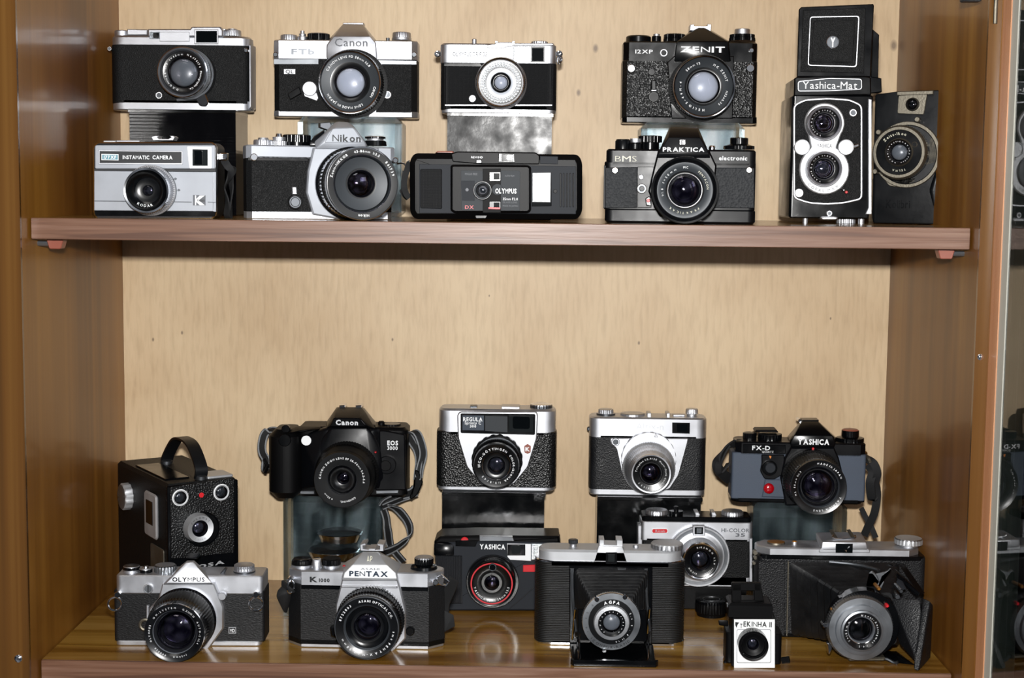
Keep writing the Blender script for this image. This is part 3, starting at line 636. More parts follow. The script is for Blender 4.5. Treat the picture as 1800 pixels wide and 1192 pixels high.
T.knob('speed_dial', 457, 137, -16, [(19.5, 0, 'black enamel', .06), (19.5, 5, 'black enamel', .06), (17.5, 5.5, 'black enamel'), (19, 6, 'black enamel', .06), (19, 12, 'black enamel', .06), (17, 13, 'black paint')]); T.knob('rewind_knob', 830, 133, -16, [(23, 0, 'black enamel', .06), (23, 5, 'black enamel', .06), (19, 5.5, 'black enamel'), (22, 6, 'black enamel', .06), (22, 11, 'black enamel', .06), (13.5, 11.5, SC), (13.5, 20, SC), (12, 21, SC)])
T.lens('lens', 620, 382, 175, 40, [(1.03, -38, 'black enamel'), (1.03, -26, 'black enamel'), (.96, -25, 'rubber', .05), (.98, -10, 'rubber', .05), (.98, -9, 'black enamel'), (1.0, -6, 'black enamel', .02), (1.0, -1, 'black enamel', .02), (.98, 0, 'dark steel'), (.93, -.5, 'polished chrome'), (.91, -1.2, 'lens ring black'), (.88, -2, 'lens ring grey'), (.60, -4.2, 'lens ring grey'), (.54, -5, 'lens ring black')], glass=.52, gd=-5, bulge=5, inner='bright glass element', irises=False,
  texts=[('HELIOS-44M-4', 175, 283, .74, .1, -2.6, W_), ('58mm f2', -50, -10, .74, .1, -2.6, W_), ('M52x0.75', 100, 140, .74, .09, -2.6, W_), ('MC ZENIT', 22, 78, .74, .1, -2.6, W_)])
T.disc('flash_socket', 398, 197, 22, 0, 2, SC, face='black enamel', dish=.6, rim=.3); T.disc('release_button', 331, 303, 20, 0, 3.5, 'black enamel'); T.disc('timer_hub', 342, 440, 29, 0, 2.5, 'black enamel', face='black paint', rim=.2); T.plate('timer_lever', [(330, 348), (356, 348), (356, 402), (330, 402)], .5, 5, 'black enamel', .8); T.plate('lever_clip', [(330, 396), (356, 396), (358, 408), (328, 408)], .5, 3, SC, .3)
for x, y in ((219, 283), (876, 282)): v = T.disc('strap_lug', x, y, 22, -3, 2, 'polished chrome', rim=.2); 
T.disc('indicator', 882, 184, 13, 0, 1.5, 'polished chrome')
# --- twin lens reflex
T = Thing('twin_lens_reflex_camera', 'twin lens reflex camera with raised black hood, right part of the upper shelf', 'camera', CE, (245, 1118), Y=-.155, z=0, yaw=-3)
T.body('camera_body', 58, 470, 1100, 486, 92, 'black enamel', 'round', 3, zb=.005, bev=1.2)
fr = rounded([(70, 535), (130, 505), (250, 498), (360, 505), (425, 535), (425, 1020), (330, 1042), (240, 1048), (150, 1042), (70, 1015)], 26)
T.plate('front_trim', fr, 0, 2.4, SC, .6); T.plate('front_panel', offset(fr, 9), 1.8, 2.7, 'black leather', .2)
T.plate('side_trim', [(455, 505), (472, 508), (472, 1095), (440, 1095), (455, 1060)], -2, 1.2, SC, .5)
lp = []
x0, y0, r0, x1, y1, r1 = 232, 628, 102, 230, 866, 128
for i in range(25): a = math.radians(215-i*250/24); lp.append((x0+r0*math.cos(a), y0-r0*math.sin(a)))
lp += [(x0+62, 745), (x0+62, 755)]
for i in range(25): a = math.radians(62-i*304/24); lp.append((x1+r1*math.cos(a), y1-r1*math.sin(a)))
lp += [(x0-72, 755), (x0-72, 745)]
fp = T.plate('lens_board', lp, 2.5, 9, 'pale aluminium', 1)
T.text('logo_lettering', 'YASHICA', 192, 735, 268, 754, 9, 'black ink', fp, .01)
T.ringlow('shutter_lettering', 'COPAL-MXV', 230, 866, 9, 107, 20, 228, 138, 'black ink', fp)
T.lens('viewing_lens', 233, 628, 88, 23, [(1.0, -14, SC), (1.0, -2, SC, .02), (.97, 0, 'polished chrome'), (.88, -1, SC), (.84, -3, SC), (.82, -4, 'lens ring black'), (.62, -6, 'lens ring black')], glass=.6, gd=-6, bulge=4, deep=6.5, inner='amber glass element', texts=[('YASHIKOR 1:3.2 f=80mm', 190, 420, .74, .1, -4.5, W_, .01)])
T.lens('taking_lens', 232, 862, 90, 23, [(1.0, -14, SC), (1.0, -2, SC, .02), (.97, 0, 'polished chrome'), (.88, -1, SC), (.84, -3, SC), (.82, -4, 'lens ring black'), (.62, -6, 'lens ring black')], glass=.6, gd=-6, bulge=4, deep=6.5, inner='grey glass element', texts=[('YASHIKOR 1:3.5 f=80mm', 190, 420, .74, .1, -4.5, W_, .01)])
for x, y in ((117, 752), (341, 752)): T.disc('adjusting_wheel', x, y, 40, 8, 12, 'pale aluminium', dish=1.2, rim=.12)
T.plate('cocking_lever', [(378, 742), (405, 733), (408, 748), (380, 758)], 6, 10, 'polished chrome', .5)
T.disc('knob', 377, 576, 20, 2.5, 4.5, SC, face='dark steel', dish=.5, rim=.35); T.disc('flash_socket', 101, 986, 23, 2.5, 5, SC, face='brushed grey', dish=1, rim=.35); T.wire('release_lever', [(322, 966, 5), (336, 976, 8), (344, 984, 9)], 1.3, 'polished chrome'); T.disc('red_dot', 343, 982, 7, 8, 10.5, 'red paint')
nb = T.plate('nameplate_bar', [(76, 402), (90, 392), (440, 388), (468, 395), (470, 486), (74, 492)], -70, 1, 'black enamel', 1.2)
T.plate('nameplate', rounded([(94, 414), (255, 398), (422, 402), (422, 458), (255, 466), (94, 468)], 14), .8, 1.6, SC, .2); T.plate('nameplate_field', rounded([(98, 418), (255, 402), (418, 406), (418, 454), (255, 462), (98, 464)], 12), 1, 1.9, 'lens ring grey', .1)
T.text('logo_lettering', 'Yashica-Mat', 118, 417, 398, 453, 2, W_, None, .0)
T.plate('hood', [(100, 48), (112, 36), (480, 20), (484, 30), (466, 392), (90, 392)], -6, -2, 'black enamel', .8)
T.plate('hood_frame', [(122, 52), (440, 40), (432, 374), (108, 366)], -2.5, -.6, 'black leather', .4)
T.plate('hood_trim', rounded([(156, 84), (410, 80), (396, 344), (144, 336)], 16), -1, .1, SC, .2); T.plate('hood_recess', rounded([(160, 89), (404, 85), (391, 338), (149, 331)], 14), -.8, .3, 'black leather', .2); T.plate('hood_recess', rounded([(176, 106), (388, 102), (374, 322), (164, 316)], 10), -.3, .8, 'black enamel', .3); T.plate('hood_recess', rounded([(180, 110), (384, 106), (370, 318), (168, 312)], 10), 0, 1.1, 'black leather', .2)
v = T.disc('emblem', 273, 215, 32, .8, 1.9, 'polished chrome', face='dark steel', rim=.14, dish=.3); T.text('emblem_lettering', 'Y', 260, 194, 286, 238, 2.0, W_, v, .05)
T.plate('hood_side', [(478, 150), (510, 178), (505, 400), (468, 395)], -60, -6, 'black enamel', .6); T.plate('hood_base', [(455, 385), (522, 400), (524, 470), (460, 478)], -80, -8, 'black enamel', .8)
T.hull('focus_knob', [(40, 770, -30), (40, 900, -30), (52, 700, -20), (52, 940, -20), (40, 770, -60), (40, 900, -60), (56, 740, -10), (56, 910, -10), (60, 700, -70), (60, 940, -70)], 'black enamel', 1)
T.knob('film_knob', 340, 1125, -20, [(9, .3, SC, .05), (9, 4.4, SC, .05), (8, 4.9, SC)], zb=0, k=1); T.knob('foot', 132, 1124, -8, [(2.4, 0, SC), (2.4, 5.4, SC)], zb=0, k=1); T.knob('foot', 418, 1124, -8, [(2.8, 0, SC), (2.8, 5.4, SC)], zb=0, k=1); T.plate('tripod_plate', rounded([(206, 1110), (225, 1104), (285, 1104), (304, 1112), (290, 1124), (220, 1124)], 8), -20, 3, SC, 1); T.disc('catch_button', 256, 1090, 15, 0, 2.5, SC, face='dark steel', rim=.4)
# --- folding camera in soft leather
T = Thing('folding_camera', 'old black leather camera leaning beside the twin lens reflex camera', 'camera', CE, (640, 1142), Y=-.150, z=0, yaw=-25); T.clampz = True
T.hull('camera_body', [(490, 482, -2), (612, 466, 0), (880, 458, 0), (898, 482, -2), (830, 1100, -2), (808, 1146, -1), (480, 1140, 0), (472, 1110, -2), (505, 482, -22), (905, 458, -22), (925, 490, -22), (848, 1100, -22), (820, 1142, -22), (492, 1134, -22)], 'soft case leather', 3)
T.hull('leather_fold', [(800, 870, -1), (760, 970, -1), (800, 1120, -2), (845, 1010, -4), (880, 640, -4), (815, 850, 3), (780, 975, 3)], 'soft case leather', 1.5)
T.hull('side_plate', [(906, 612, -2), (926, 612, -20), (846, 1012, -2), (866, 1012, -20), (890, 612, -4), (832, 1012, -4), (900, 612, -20), (840, 1012, -20)], 'dull silver', .4)
for x, y in ((884, 574), (824, 1036)): T.disc('rivet', x, y, 15, -3, 1.5, 'gold brown', rim=.2, face='gold brown')
T.plate('viewfinder_plate', rounded([(608, 488), (756, 478), (738, 586), (602, 580)], 10), 0, 2, 'worn nickel', .4); T.lens('viewfinder', 676, 532, 32, 6, [(1.1, -5, 'dark steel'), (1.0, -1, 'dark steel'), (.9, 0, 'worn nickel'), (.8, -.5, 'lens ring black')], glass=.75, gd=-.8, bulge=1.5, inner='dark glass element', irises=False)
T.plate('hinge_bar', [(600, 468), (786, 462), (786, 482), (600, 488)], -2, 2.5, 'worn nickel', .5)
T.disc('lens_flange', 650, 790, 168, 0, 4, 'worn nickel', rim=.1, face='soft case leather', dish=1); T.plate('flange_tab', rounded([(770, 700), (812, 705), (818, 745), (800, 830), (740, 850)], 14), 0, 3, 'worn nickel', .5)
T.plate('flange_foot', rounded([(520, 900), (640, 950), (700, 905), (690, 930), (620, 958), (560, 950)], 10), 0, 3, 'worn nickel', .5)
T.lens('lens', 610, 778, 134, 24, [(1.0, -22, 'dark steel'), (1.0, -12, 'dark steel'), (1.04, -11, 'black enamel', .02), (1.04, -4, 'black enamel', .02), (1.0, -1, 'worn nickel'), (.96, 0, 'worn nickel'), (.86, 0, 'worn nickel'), (.84, -.5, 'black enamel'), (.54, -.5, 'black enamel'), (.52, .5, 'worn nickel'), (.49, 1.5, 'worn nickel'), (.46, 1, 'lens ring black'), (.36, -1, 'lens ring black')], glass=.33, gd=-1.5, bulge=3, inner='clouded glass element', irises=False,
  texts=[('Zeiss-Ikon', -55, 22, .71, .15, -.1, 'cream paint', .01), ('NOVAR-ANASTIGMAT 1:3.5 F=5cm', -170, 170, .41, .06, .6, W_, .02), ('TELMA', 155, 200, .7, .1, -.1, 'cream paint', .01)])
v = T.disc('maker_badge', 690, 738, 14, 22, 24.6, 'worn nickel', face='black enamel', rim=.2)
for x, y in ((505, 675), (487, 876), (703, 610)): T.disc('lens_screw', x, y, 13, 5, 14, 'worn nickel')
T.text('embossed_lettering', 'Kolibri', 545, 1022, 668, 1062, .3, 'black enamel', None, .01)
# ================================================================== UPPER SHELF, FRONT ROW
# --- cartridge camera
T = Thing('cartridge_camera', 'boxy silver camera with black name strip and rounded corners, front left of upper shelf', 'camera', CA, (415, 1143), Y=-.245, z=0, yaw=2)
T.plate('camera_body', rounded([(73, 745), (100, 722), (730, 722), (757, 745), (757, 1115), (728, 1146), (98, 1146), (76, 1115)], 16), -42, -1, 'black plastic', 2.5)
T.plate('rim', rounded([(72, 745), (98, 720), (735, 720), (758, 745), (758, 1118), (732, 1147), (95, 1147), (74, 1118)], 16), -4, 0, 'polished chrome', 1.2)
T.plate('front_panel', rounded([(84, 738), (748, 738), (748, 868), (84, 868)], 10), -1, .9, 'silver paint', .5); T.plate('lower_panel', [(80, 880), (736, 886), (736, 1102), (80, 1098)], -1, 1.0, 'silver paint', .3); T.plate('side_strip', [(738, 886), (752, 886), (752, 1106), (738, 1104)], -1, .9, 'silver paint', .2)
T.plate('foot_strip', [(80, 1100), (750, 1106), (745, 1132), (88, 1128)], -1, .6, 'black enamel', .2); T.plate('groove', [(80, 868), (750, 872), (750, 884), (80, 880)], -1, .4, 'black ink', .1)
T.plate('seam', [(80, 1044), (618, 1050), (618, 1054), (80, 1048)], .6, 1.2, 'dark steel', .05); T.plate('seam', [(706, 1050), (750, 1051), (750, 1055), (706, 1054)], .6, 1.2, 'dark steel', .05)
v = T.plate('name_strip', [(104, 764), (568, 770), (568, 846), (104, 842)], .5, 1.3, SC, .3); T.plate('strip_field', [(110, 770), (562, 775), (562, 838), (110, 836)], 1, 1.5, 'black ink', .1, v)
T.text('name_lettering', 'INSTAMATIC', 238, 796, 384, 814, 1.5, W_, v, .03); T.text('name_lettering', 'CAMERA', 402, 796, 512, 815, 1.5, W_, v, .03)
T.plate('number_badge', [(120, 786), (214, 788), (214, 822), (120, 820)], 1, 2, W_, .1, v); T.plate('number_field', [(124, 790), (210, 791), (210, 818), (124, 816)], 1.5, 2.2, 'blue badge', .1, v); T.text('number_lettering', '177XF', 134, 796, 202, 812, 2.2, W_, v, .04)
v = T.plate('viewfinder_window', rounded([(592, 745), (728, 748), (728, 866), (604, 866)], 6), .5, 1.4, 'white plastic', .3); T.plate('window_glass', [(622, 760), (706, 762), (706, 852), (622, 852)], 1, 1.6, 'smoky window', .2, v); T.plate('inner_window', [(632, 768), (676, 769), (676, 844), (632, 844)], 1.4, 1.9, 'dark window', .2, v)
for i, (a, b) in enumerate(((606, 762), (606, 806))): T.plate('window_rib', [(598, 752), (618, 752), (620, 862), (606, 862)], 1.2, 1.8, SC, .1, v) if i == 0 else None
T.lens('lens', 366, 988, 126, 22, [(1.12, -22, 'dark steel'), (1.12, -16, 'dark steel'), (1.06, -15, SC, .05), (1.03, -5, SC, .05), (1.0, -4, 'polished chrome'), (.98, 0, 'polished chrome'), (.90, -.5, 'polished chrome'), (.87, -2, 'black enamel'), (.55, -7, 'black enamel'), (.34, -8, 'lens ring black')], glass=.24, gd=-8, bulge=2, inner='grey glass element')
T.ringlow('lens_lettering', 'KODAR', 366, 988, 20, 84, 20, 215, 155, W_)
v = T.plate('maker_badge', [(625, 1013), (694, 1015), (694, 1070), (625, 1070)], .8, 1.5, 'grey ink', .1)
T.plate('badge_mark', [(636, 1015), (642, 1015), (642, 1036), (662, 1016), (690, 1016), (655, 1042), (690, 1069), (662, 1069), (642, 1050), (642, 1069), (636, 1069)], 1.2, 1.9, 'white plastic', .05, v); T.text('badge_lettering', 'Kodak', 650, 1035, 690, 1049, 1.9, 'black ink', v, .02)
T.plate('flash_symbol', [(518, 924), (528, 916), (538, 924), (528, 932)], .8, 1.2, 'grey ink', .05); T.plate('flash_symbol', [(537, 986), (546, 977), (556, 986), (550, 992), (541, 992)], .8, 1.2, 'grey ink', .05)
T.plate('shutter_button', [(202, 722), (202, 710), (334, 710), (334, 722)], -25, -5, SC, .6); T.plate('top_cover', [(128, 724), (132, 712), (200, 712), (200, 724)], -25, -4, 'pale aluminium', .6)
g = MB(); T.plate('', [(405, 712), (395, 692), (415, 686), (440, 686), (428, 694), (438, 704), (490, 704), (505, 694), (495, 686), (515, 686), (525, 694), (515, 712)], -24, -8, SC, .3, into=g); T.out(g, 'flash_socket', None)
T.plate('strap_lug', rounded([(757, 780), (812, 780), (812, 822), (757, 822)], 6), -24, -14, 'polished chrome', 1)
T.wire('wrist_strap', [(795, 818, -19), (812, 850, -18), (835, 880, -20), (820, 930, -16), (802, 980, -20), (815, 1050, -18), (812, 1120, -22), (822, 1140, -26)], (3.2, .6), 'strap black', flat=lambda u: (math.cos(u*3), math.sin(u*3), .1))
T.wire('wrist_strap', [(800, 818, -24), (822, 862, -26), (845, 872, -28), (832, 910, -30), (838, 980, -28), (835, 1060, -28), (830, 1140, -28)], (3.2, .6), 'strap black', flat=lambda u: (math.cos(1-u*3), math.sin(1-u*3), .1))

# --- SLR with zoom lens, turned to the right
T = Thing('slr_camera', 'silver and black SLR camera with large zoom lens, turned right, upper shelf', 'camera', CB, (180, 1145), Y=-.232, z=0, yaw=17)
T.kf = .62; T.body('camera_body', 12, 815, 1110, 800, 33, 'black leather', 'chamf', 4); T.body('base_plate', 14, 815, 1148, 1102, 33, SC, 'chamf', 4, zb=0)
T.body('top_plate', 10, 832, 822, 742, 34, 'silver paint', 'chamf', 4, bev=1.2)
T.plate('accent_band', [(18, 806), (350, 812), (350, 826), (18, 822)], -2, .4, 'black enamel', .2)
T.plate('mirror_housing', [(382, 752), (740, 752), (760, 1135), (500, 1142), (378, 1120), (342, 1000), (350, 880)], -4, 7, 'silver paint', 1.2)
pr = T.hull('prism_housing', [(395, 760, 8), (660, 760, 8), (382, 720, 2), (440, 722, 10), (470, 660, 10), (500, 642, 10), (600, 640, 10), (622, 660, 10), (668, 730, 10), (672, 752, 8), (490, 622, -6), (518, 608, -12), (570, 612, -12), (600, 632, -8), (500, 612, -28), (590, 622, -28), (400, 740, -28), (685, 745, -28)], 'silver paint', .8)
T.plate('name_panel', rounded([(440, 724), (486, 646), (600, 642), (656, 722)], 10), 9.6, 10.7, 'silver paint', .4, pr); T.text('logo_lettering', 'Nikon', 484, 682, 640, 717, 10.7, 'black ink', pr, .03)
T.hull('prism_shoulder', [(358, 745, 3), (360, 720, 3), (385, 690, 2), (440, 655, 0), (440, 745, 3), (380, 690, -26), (440, 650, -26), (360, 745, -28), (440, 745, -28)], 'black enamel', .6, pr)
T.plate('viewfinder_cover', [(415, 640), (415, 615), (470, 610), (480, 625), (470, 660)], -24, -14, 'dark steel', .6)
T.knob('rewind_dial', 103, 744, -16, [(14, 0, SC, .04), (14, 6, SC, .04), (13, 8, SC), (8, 8, SC), (7, 11, SC)]); T.knob('shutter_button', 190, 742, -12, [(11, 0, SC, .05), (11, 6, SC, .05), (9, 6.6, SC), (9, 12, SC, .05), (5, 12.5, SC), (4, 17, 'polished chrome')]); T.knob('speed_dial', 288, 742, -17, [(19, 0, 'black enamel'), (19, 5, 'black enamel'), (20, 5.3, 'black enamel', .05), (20, 15, 'black enamel', .05), (18, 16, 'black enamel')])
T.knob('rewind_knob', 720, 742, -16, [(17, 0, 'black enamel'), (16, 7, 'black enamel'), (12, 8, SC), (12, 10, SC), (15, 10.5, 'black enamel', .04), (15, 13, 'black enamel', .04), (12, 14, SC)])
T.disc('strap_lug', 52, 804, 20, -4, 3, 'polished chrome', face='dark steel', rim=.35); T.disc('strap_lug', 832, 822, 17, -12, 3, 'polished chrome', face='dark steel', rim=.35)
T.disc('timer_hub', 280, 1052, 40, 0, 4, 'black enamel', face='dark steel', dish=1.0, rim=.2); T.disc('timer_button', 280, 1052, 26, 3, 5.5, 'dark steel'); T.plate('preview_lever', [(262, 968), (286, 968), (290, 1010), (264, 1010)], .5, 4, SC, .6)
T.lens('lens', 650, 950, 206, 62, [(1.04, -58, SC), (1.04, -50, SC), (.98, -49, 'black enamel', .03), (.98, -44, 'black enamel', .03), (.95, -43, 'polished chrome'), (.95, -36, 'polished chrome'), (.93, -35, 'rubber', .05), (.95, -10, 'rubber', .05), (.98, -9, 'black enamel'), (1.0, -6, 'black enamel'), (1.0, 0, 'black enamel'), (.97, .5, 'polished chrome'), (.955, .5, 'lens ring black'), (.79, .2, 'lens ring black'), (.77, -.5, 'polished chrome'), (.75, -2, 'lens ring grey'), (.72, -5, 'lens ring black'), (.42, -7, 'lens ring grey')], glass=.38, gd=-7, bulge=5, inner='amber glass element', kn=36,
  texts=[('Zoom-NIKKOR', -80, -28, .875, .095, .7, W_, .02), ('43-86mm  1:3.5', -16, 32, .875, .095, .7, W_, .02), ('861739', 46, 76, .875, .095, .7, W_, .02), ('Nikon', 168, 188, .875, .1, .7, W_, .03)])
g = MB(); T.wire('', [(840, 840, -14), (880, 840, -10), (892, 880, -8), (882, 960, -8), (870, 990, -8), (868, 940, -8), (875, 880, -10)], .8, 'polished chrome', into=g); T.wire('', [(868, 980, -8), (885, 1010, -6), (905, 1030, -6)], (3, .6), 'strap black', into=g); T.out(g, 'strap_ring', None)
# --- wide black compact
T = Thing('compact_camera', 'wide matte black compact camera with grey name panel and white flash, upper shelf', 'camera', CC, (550, 1142), Y=-.246, z=0, yaw=0)
T.plate('camera_body', rounded([(32, 790), (60, 746), (1045, 754), (1069, 800), (1069, 1100), (1040, 1144), (60, 1142), (34, 1100)], 28), -44, 0, 'black plastic', 5)
T.plate('top_cover', rounded([(280, 750), (320, 736), (790, 742), (815, 762), (812, 815), (560, 815), (470, 815), (290, 800)], 10), -30, .8, 'black plastic', 1)
T.plate('front_panel', [(92, 812), (1030, 826), (1030, 1112), (92, 1106)], -.5, 1.0, 'charcoal plastic', .3)
T.plate('grip_panel', rounded([(98, 842), (228, 842), (228, 1080), (98, 1076)], 8), .6, 2.2, 'dotted leather', .5)
sl = T.plate('lens_cover', rounded([(278, 822), (295, 814), (745, 818), (762, 832), (762, 1090), (745, 1106), (300, 1106), (278, 1090)], 12), .5, 7, 'black plastic', 2)
T.plate('name_panel', rounded([(340, 850), (690, 852), (696, 858), (694, 1092), (345, 1090)], 5), 6.5, 7.6, 'grey plastic', .2, sl); T.plate('lens_band', [(472, 840), (580, 840), (580, 1104), (472, 1104)], 6.5, 8.2, 'matte black', .3, sl)
T.disc('lens_ring', 470, 970, 57, 7.5, 10, 'black enamel', sl, face='grey plastic', rim=.1); T.disc('lens_collar', 560, 965, 34, 7.4, 8.6, 'grey plastic', sl)
T.lens('lens', 472, 968, 42, 12, [(1, -3, 'lens ring grey'), (1, -.4, 'lens ring grey'), (.9, 0, 'dark steel'), (.75, -1.4, 'lens ring black')], glass=.7, gd=-1.8, bulge=2, inner='grey glass element', irises=False)
T.text('logo_lettering', 'OLYMPUS', 547, 960, 674, 987, 8.6, W_, sl, .035); T.text('small_lettering', '35mm F2.8', 592, 1014, 682, 1028, 7.7, W_, sl, 0); T.text('small_lettering', 'GLASS LENS', 592, 1037, 678, 1046, 7.7, 'grey ink', sl, 0); T.text('small_lettering', 'MADE IN JAPAN', 592, 1058, 682, 1067, 7.7, 'grey ink', sl, 0)
T.text('small_lettering', 'FOCUS FREE', 366, 866, 440, 878, 7.7, 'grey ink', sl, 0); T.text('small_lettering', 'DX', 366, 1060, 418, 1080, 7.7, 'red paint', sl, .01); T.text('small_lettering', 'AUTO FILM', 604, 878, 660, 888, 7.7, 'grey ink', sl, 0)
T.plate('sensor_window', [(344, 912), (424, 912), (424, 1032), (348, 1030)], 7.4, 7.9, 'charcoal plastic', .1, sl); T.disc('sensor', 378, 966, 11, 7.8, 8.6, 'grey ink', sl)
for y0, y1, red in ((860, 914, 0), (1036, 1082, 1)):
    v = T.plate('viewfinder_window', rounded([(512, y0), (578, y0), (578, y1), (512, y1)], 5), 8, 9, 'black enamel', .2); T.plate('window_glass', [(538, y0+7), (572, y0+7), (572, y1-10), (538, y1-10)], 8.6, 9.3, 'smoky window', .1, v)
    if red: T.plate('red_mark', [(506, 1070), (576, 1072), (576, 1083), (506, 1081)], 9, 9.6, 'red paint', .1, v)
v = T.plate('viewfinder', [(568, 748), (660, 750), (664, 802), (566, 800)], .5, 2, 'black enamel', .4); T.plate('viewfinder_glass', [(584, 752), (654, 753), (654, 796), (584, 795)], 1.6, 2.5, 'smoky window', .3, v); T.plate('viewfinder_patch', [(616, 762), (636, 762), (636, 788), (616, 788)], 2.3, 3, 'silver window', .2, v)
T.plate('flash_unit', rounded([(766, 862), (884, 860), (884, 1064), (766, 1066)], 5), .5, 2, 'dark window', .3); T.plate('flash_window', [(768, 864), (880, 862), (878, 1042), (768, 1040)], 1.6, 3.2, 'flash lens', .5)
for i in range(5): T.plate('grip_rib', rounded([(934+i*19, 866), (942+i*19, 866), (942+i*19, 1070), (934+i*19, 1070)], 3), .8, 2.2, 'black plastic', .3)
T.plate('shutter_button', rounded([(185, 748), (200, 734), (292, 734), (300, 750)], 4), -28, -8, 'brown plastic', .8); T.text('switch_lettering', 'REWIND', 403, 766, 472, 777, .9, W_, None, .02); T.plate('slide_switch', [(432, 786), (466, 786), (466, 808), (432, 808)], .5, 2.5, 'black enamel', .4)
T.plate('top_notch', [(815, 764), (922, 766), (922, 812), (815, 810)], -20, 1.2, 'charcoal plastic', .3); T.plate('foot_label', rounded([(425, 1118), (500, 1118), (490, 1138), (430, 1138)], 6), -.5, 1.6, 'black enamel', .4); T.disc('indicator', 906, 975, 12, .8, 1.8, 'black plastic')
g = MB(); T.wire('', [(34, 800, -18), (18, 850, -16), (4, 900, -16), (2, 950, -16), (14, 990, -14), (34, 1015, -14)], (2.6, .5), 'strap black', into=g); T.wire('', [(32, 790, -20), (20, 820, -20), (22, 860, -19), (30, 800, -20)], .7, 'polished chrome', into=g); T.out(g, 'wrist_strap', None)
# --- black electronic SLR
T = Thing('slr_camera', 'black SLR camera with wrinkled leather panels and small red button, upper shelf front', 'camera', CD, (490, 1130), Y=-.232, z=0, yaw=-4)
T.body('camera_body', 68, 905, 1066, 800, 34, 'black paint', 'round', 6); T.body('base_cover', 72, 905, 1133, 1056, 35, 'black paint', 'round', 7, zb=0, bev=2)
T.body('top_cover', 80, 908, 826, 730, 35, 'black paint', 'round', 6, bev=1.6)
T.plate('grip_leather', [(75, 830), (252, 828), (250, 1052), (75, 1054)], -1, 1.4, 'wrinkle leather', .5); T.plate('grip_leather', [(664, 830), (898, 832), (896, 1054), (650, 1052)], -1, 1.4, 'wrinkle leather', .5)
T.body('left_grip', 66, 76, 1056, 815, 30, 'black plastic', 'box', w=-1)
T.plate('control_panel', [(252, 826), (345, 826), (330, 900), (330, 1050), (252, 1050)], -1, 1.8, 'black paint', .4)
T.plate('mirror_housing', [(366, 735), (650, 735), (690, 820), (665, 1062), (640, 1100), (375, 1100), (345, 1050), (312, 960), (330, 880)], -4, 6, 'black paint', 1.5)
pr = T.hull('prism_housing', [(365, 755, 8), (650, 755, 8), (358, 780, 6), (656, 780, 6), (422, 665, 7), (600, 665, 7), (432, 612, -8), (440, 604, -14), (578, 606, -14), (588, 614, -8), (430, 606, -30), (588, 608, -30), (366, 755, -30), (650, 755, -30)], 'black paint', 1)
T.text('logo_lettering', 'PRAKTICA', 392, 720, 622, 741, 8.3, W_, pr, .03); v = T.plate('emblem', [(484, 675), (518, 675), (518, 705), (484, 705)], 6.5, 8.4, 'black enamel', .3, pr); T.text('emblem_lettering', 'E', 492, 680, 508, 700, 8.5, 'grey ink', pr)
T.text('model_lettering', 'BMS', 130, 766, 248, 797, .2, 'cream paint', None, -.02); T.text('model_lettering', 'electronic', 702, 768, 858, 789, .2, W_, None, .02)
T.knob('release_cover', 172, 728, -16, [(12, 0, 'black paint'), (12, 12, 'black paint'), (10, 15, 'black paint')]); T.knob('shutter_button', 240, 728, -14, [(10, 0, 'black paint'), (10, 8, 'black paint'), (8, 10, 'black paint'), (8, 13, SC, .04), (8, 16, SC, .04)]); T.knob('speed_dial', 322, 730, -16, [(14, 0, 'black enamel'), (14, 10, 'black enamel'), (18.5, 11, 'black enamel', .05), (18.5, 20, 'black enamel', .05), (16.5, 21, 'black paint')])
T.knob('rewind_knob', 812, 730, -16, [(24, 0, 'black enamel'), (24, 5, 'black enamel', .04), (20, 6, 'black enamel'), (14, 8, 'black enamel'), (14, 17, 'black enamel', .04), (12, 18, 'black enamel')]); T.plate('rewind_crank', [(770, 672), (800, 668), (812, 660), (822, 668), (855, 674), (855, 690), (770, 688)], -20, -12, 'black enamel', .8); T.knob('hinge_pin', 664, 734, -10, [(5, 0, 'polished chrome'), (5, 5, 'polished chrome'), (3, 7, 'polished chrome')])
for x, y in ((129, 846), (869, 844)): T.disc('strap_lug', x, y, 17, -2, 2, 'polished chrome', rim=.2)
T.disc('flash_socket', 273, 883, 14, 1, 3, SC, face='brushed grey', rim=.3); T.disc('dial', 276, 947, 27, 1.5, 5, 'black enamel', face='dark steel', dish=.6, rim=.22); v = T.disc('dial_hub', 277, 946, 15, 4, 6.4, 'black paint'); T.plate('release_housing', rounded([(295, 1000), (322, 985), (332, 1045), (300, 1040)], 8), 1, 5, 'black enamel', .8); T.disc('red_button', 312, 1012, 10, 4, 6.6, 'red paint')
T.lens('lens', 515, 955, 186, 46, [(1.0, -44, 'black enamel'), (1.0, -36, 'black enamel'), (.94, -35, 'rubber', .05), (.96, -18, 'rubber', .05), (.97, -17, 'black enamel'), (.99, -12, 'black enamel', .03), (1.0, -2, 'black enamel'), (.985, 0, 'black enamel'), (.93, -.3, 'black enamel'), (.84, -3.5, 'black enamel'), (.82, -4, 'dark steel'), (.79, -4, 'lens ring grey'), (.57, -5.4, 'lens ring grey'), (.54, -6, 'lens ring black')], glass=.5, gd=-6, bulge=4.5,
  texts=[('1:1.8  f=50mm', -105, -22, .675, .09, -4.4, W_, 0), ('MC', -6, 8, .675, .09, -4.4, W_, 0), ('PENTACON', 35, 88, .675, .09, -4.4, 'cream paint', 0), ('PRAKTICAR', 140, 222, .675, .09, -4.4, 'cream paint', 0)])
# ================================================================== LOWER SHELF, BACK ROW
W_, SC = 'white paint', 'satin chrome'
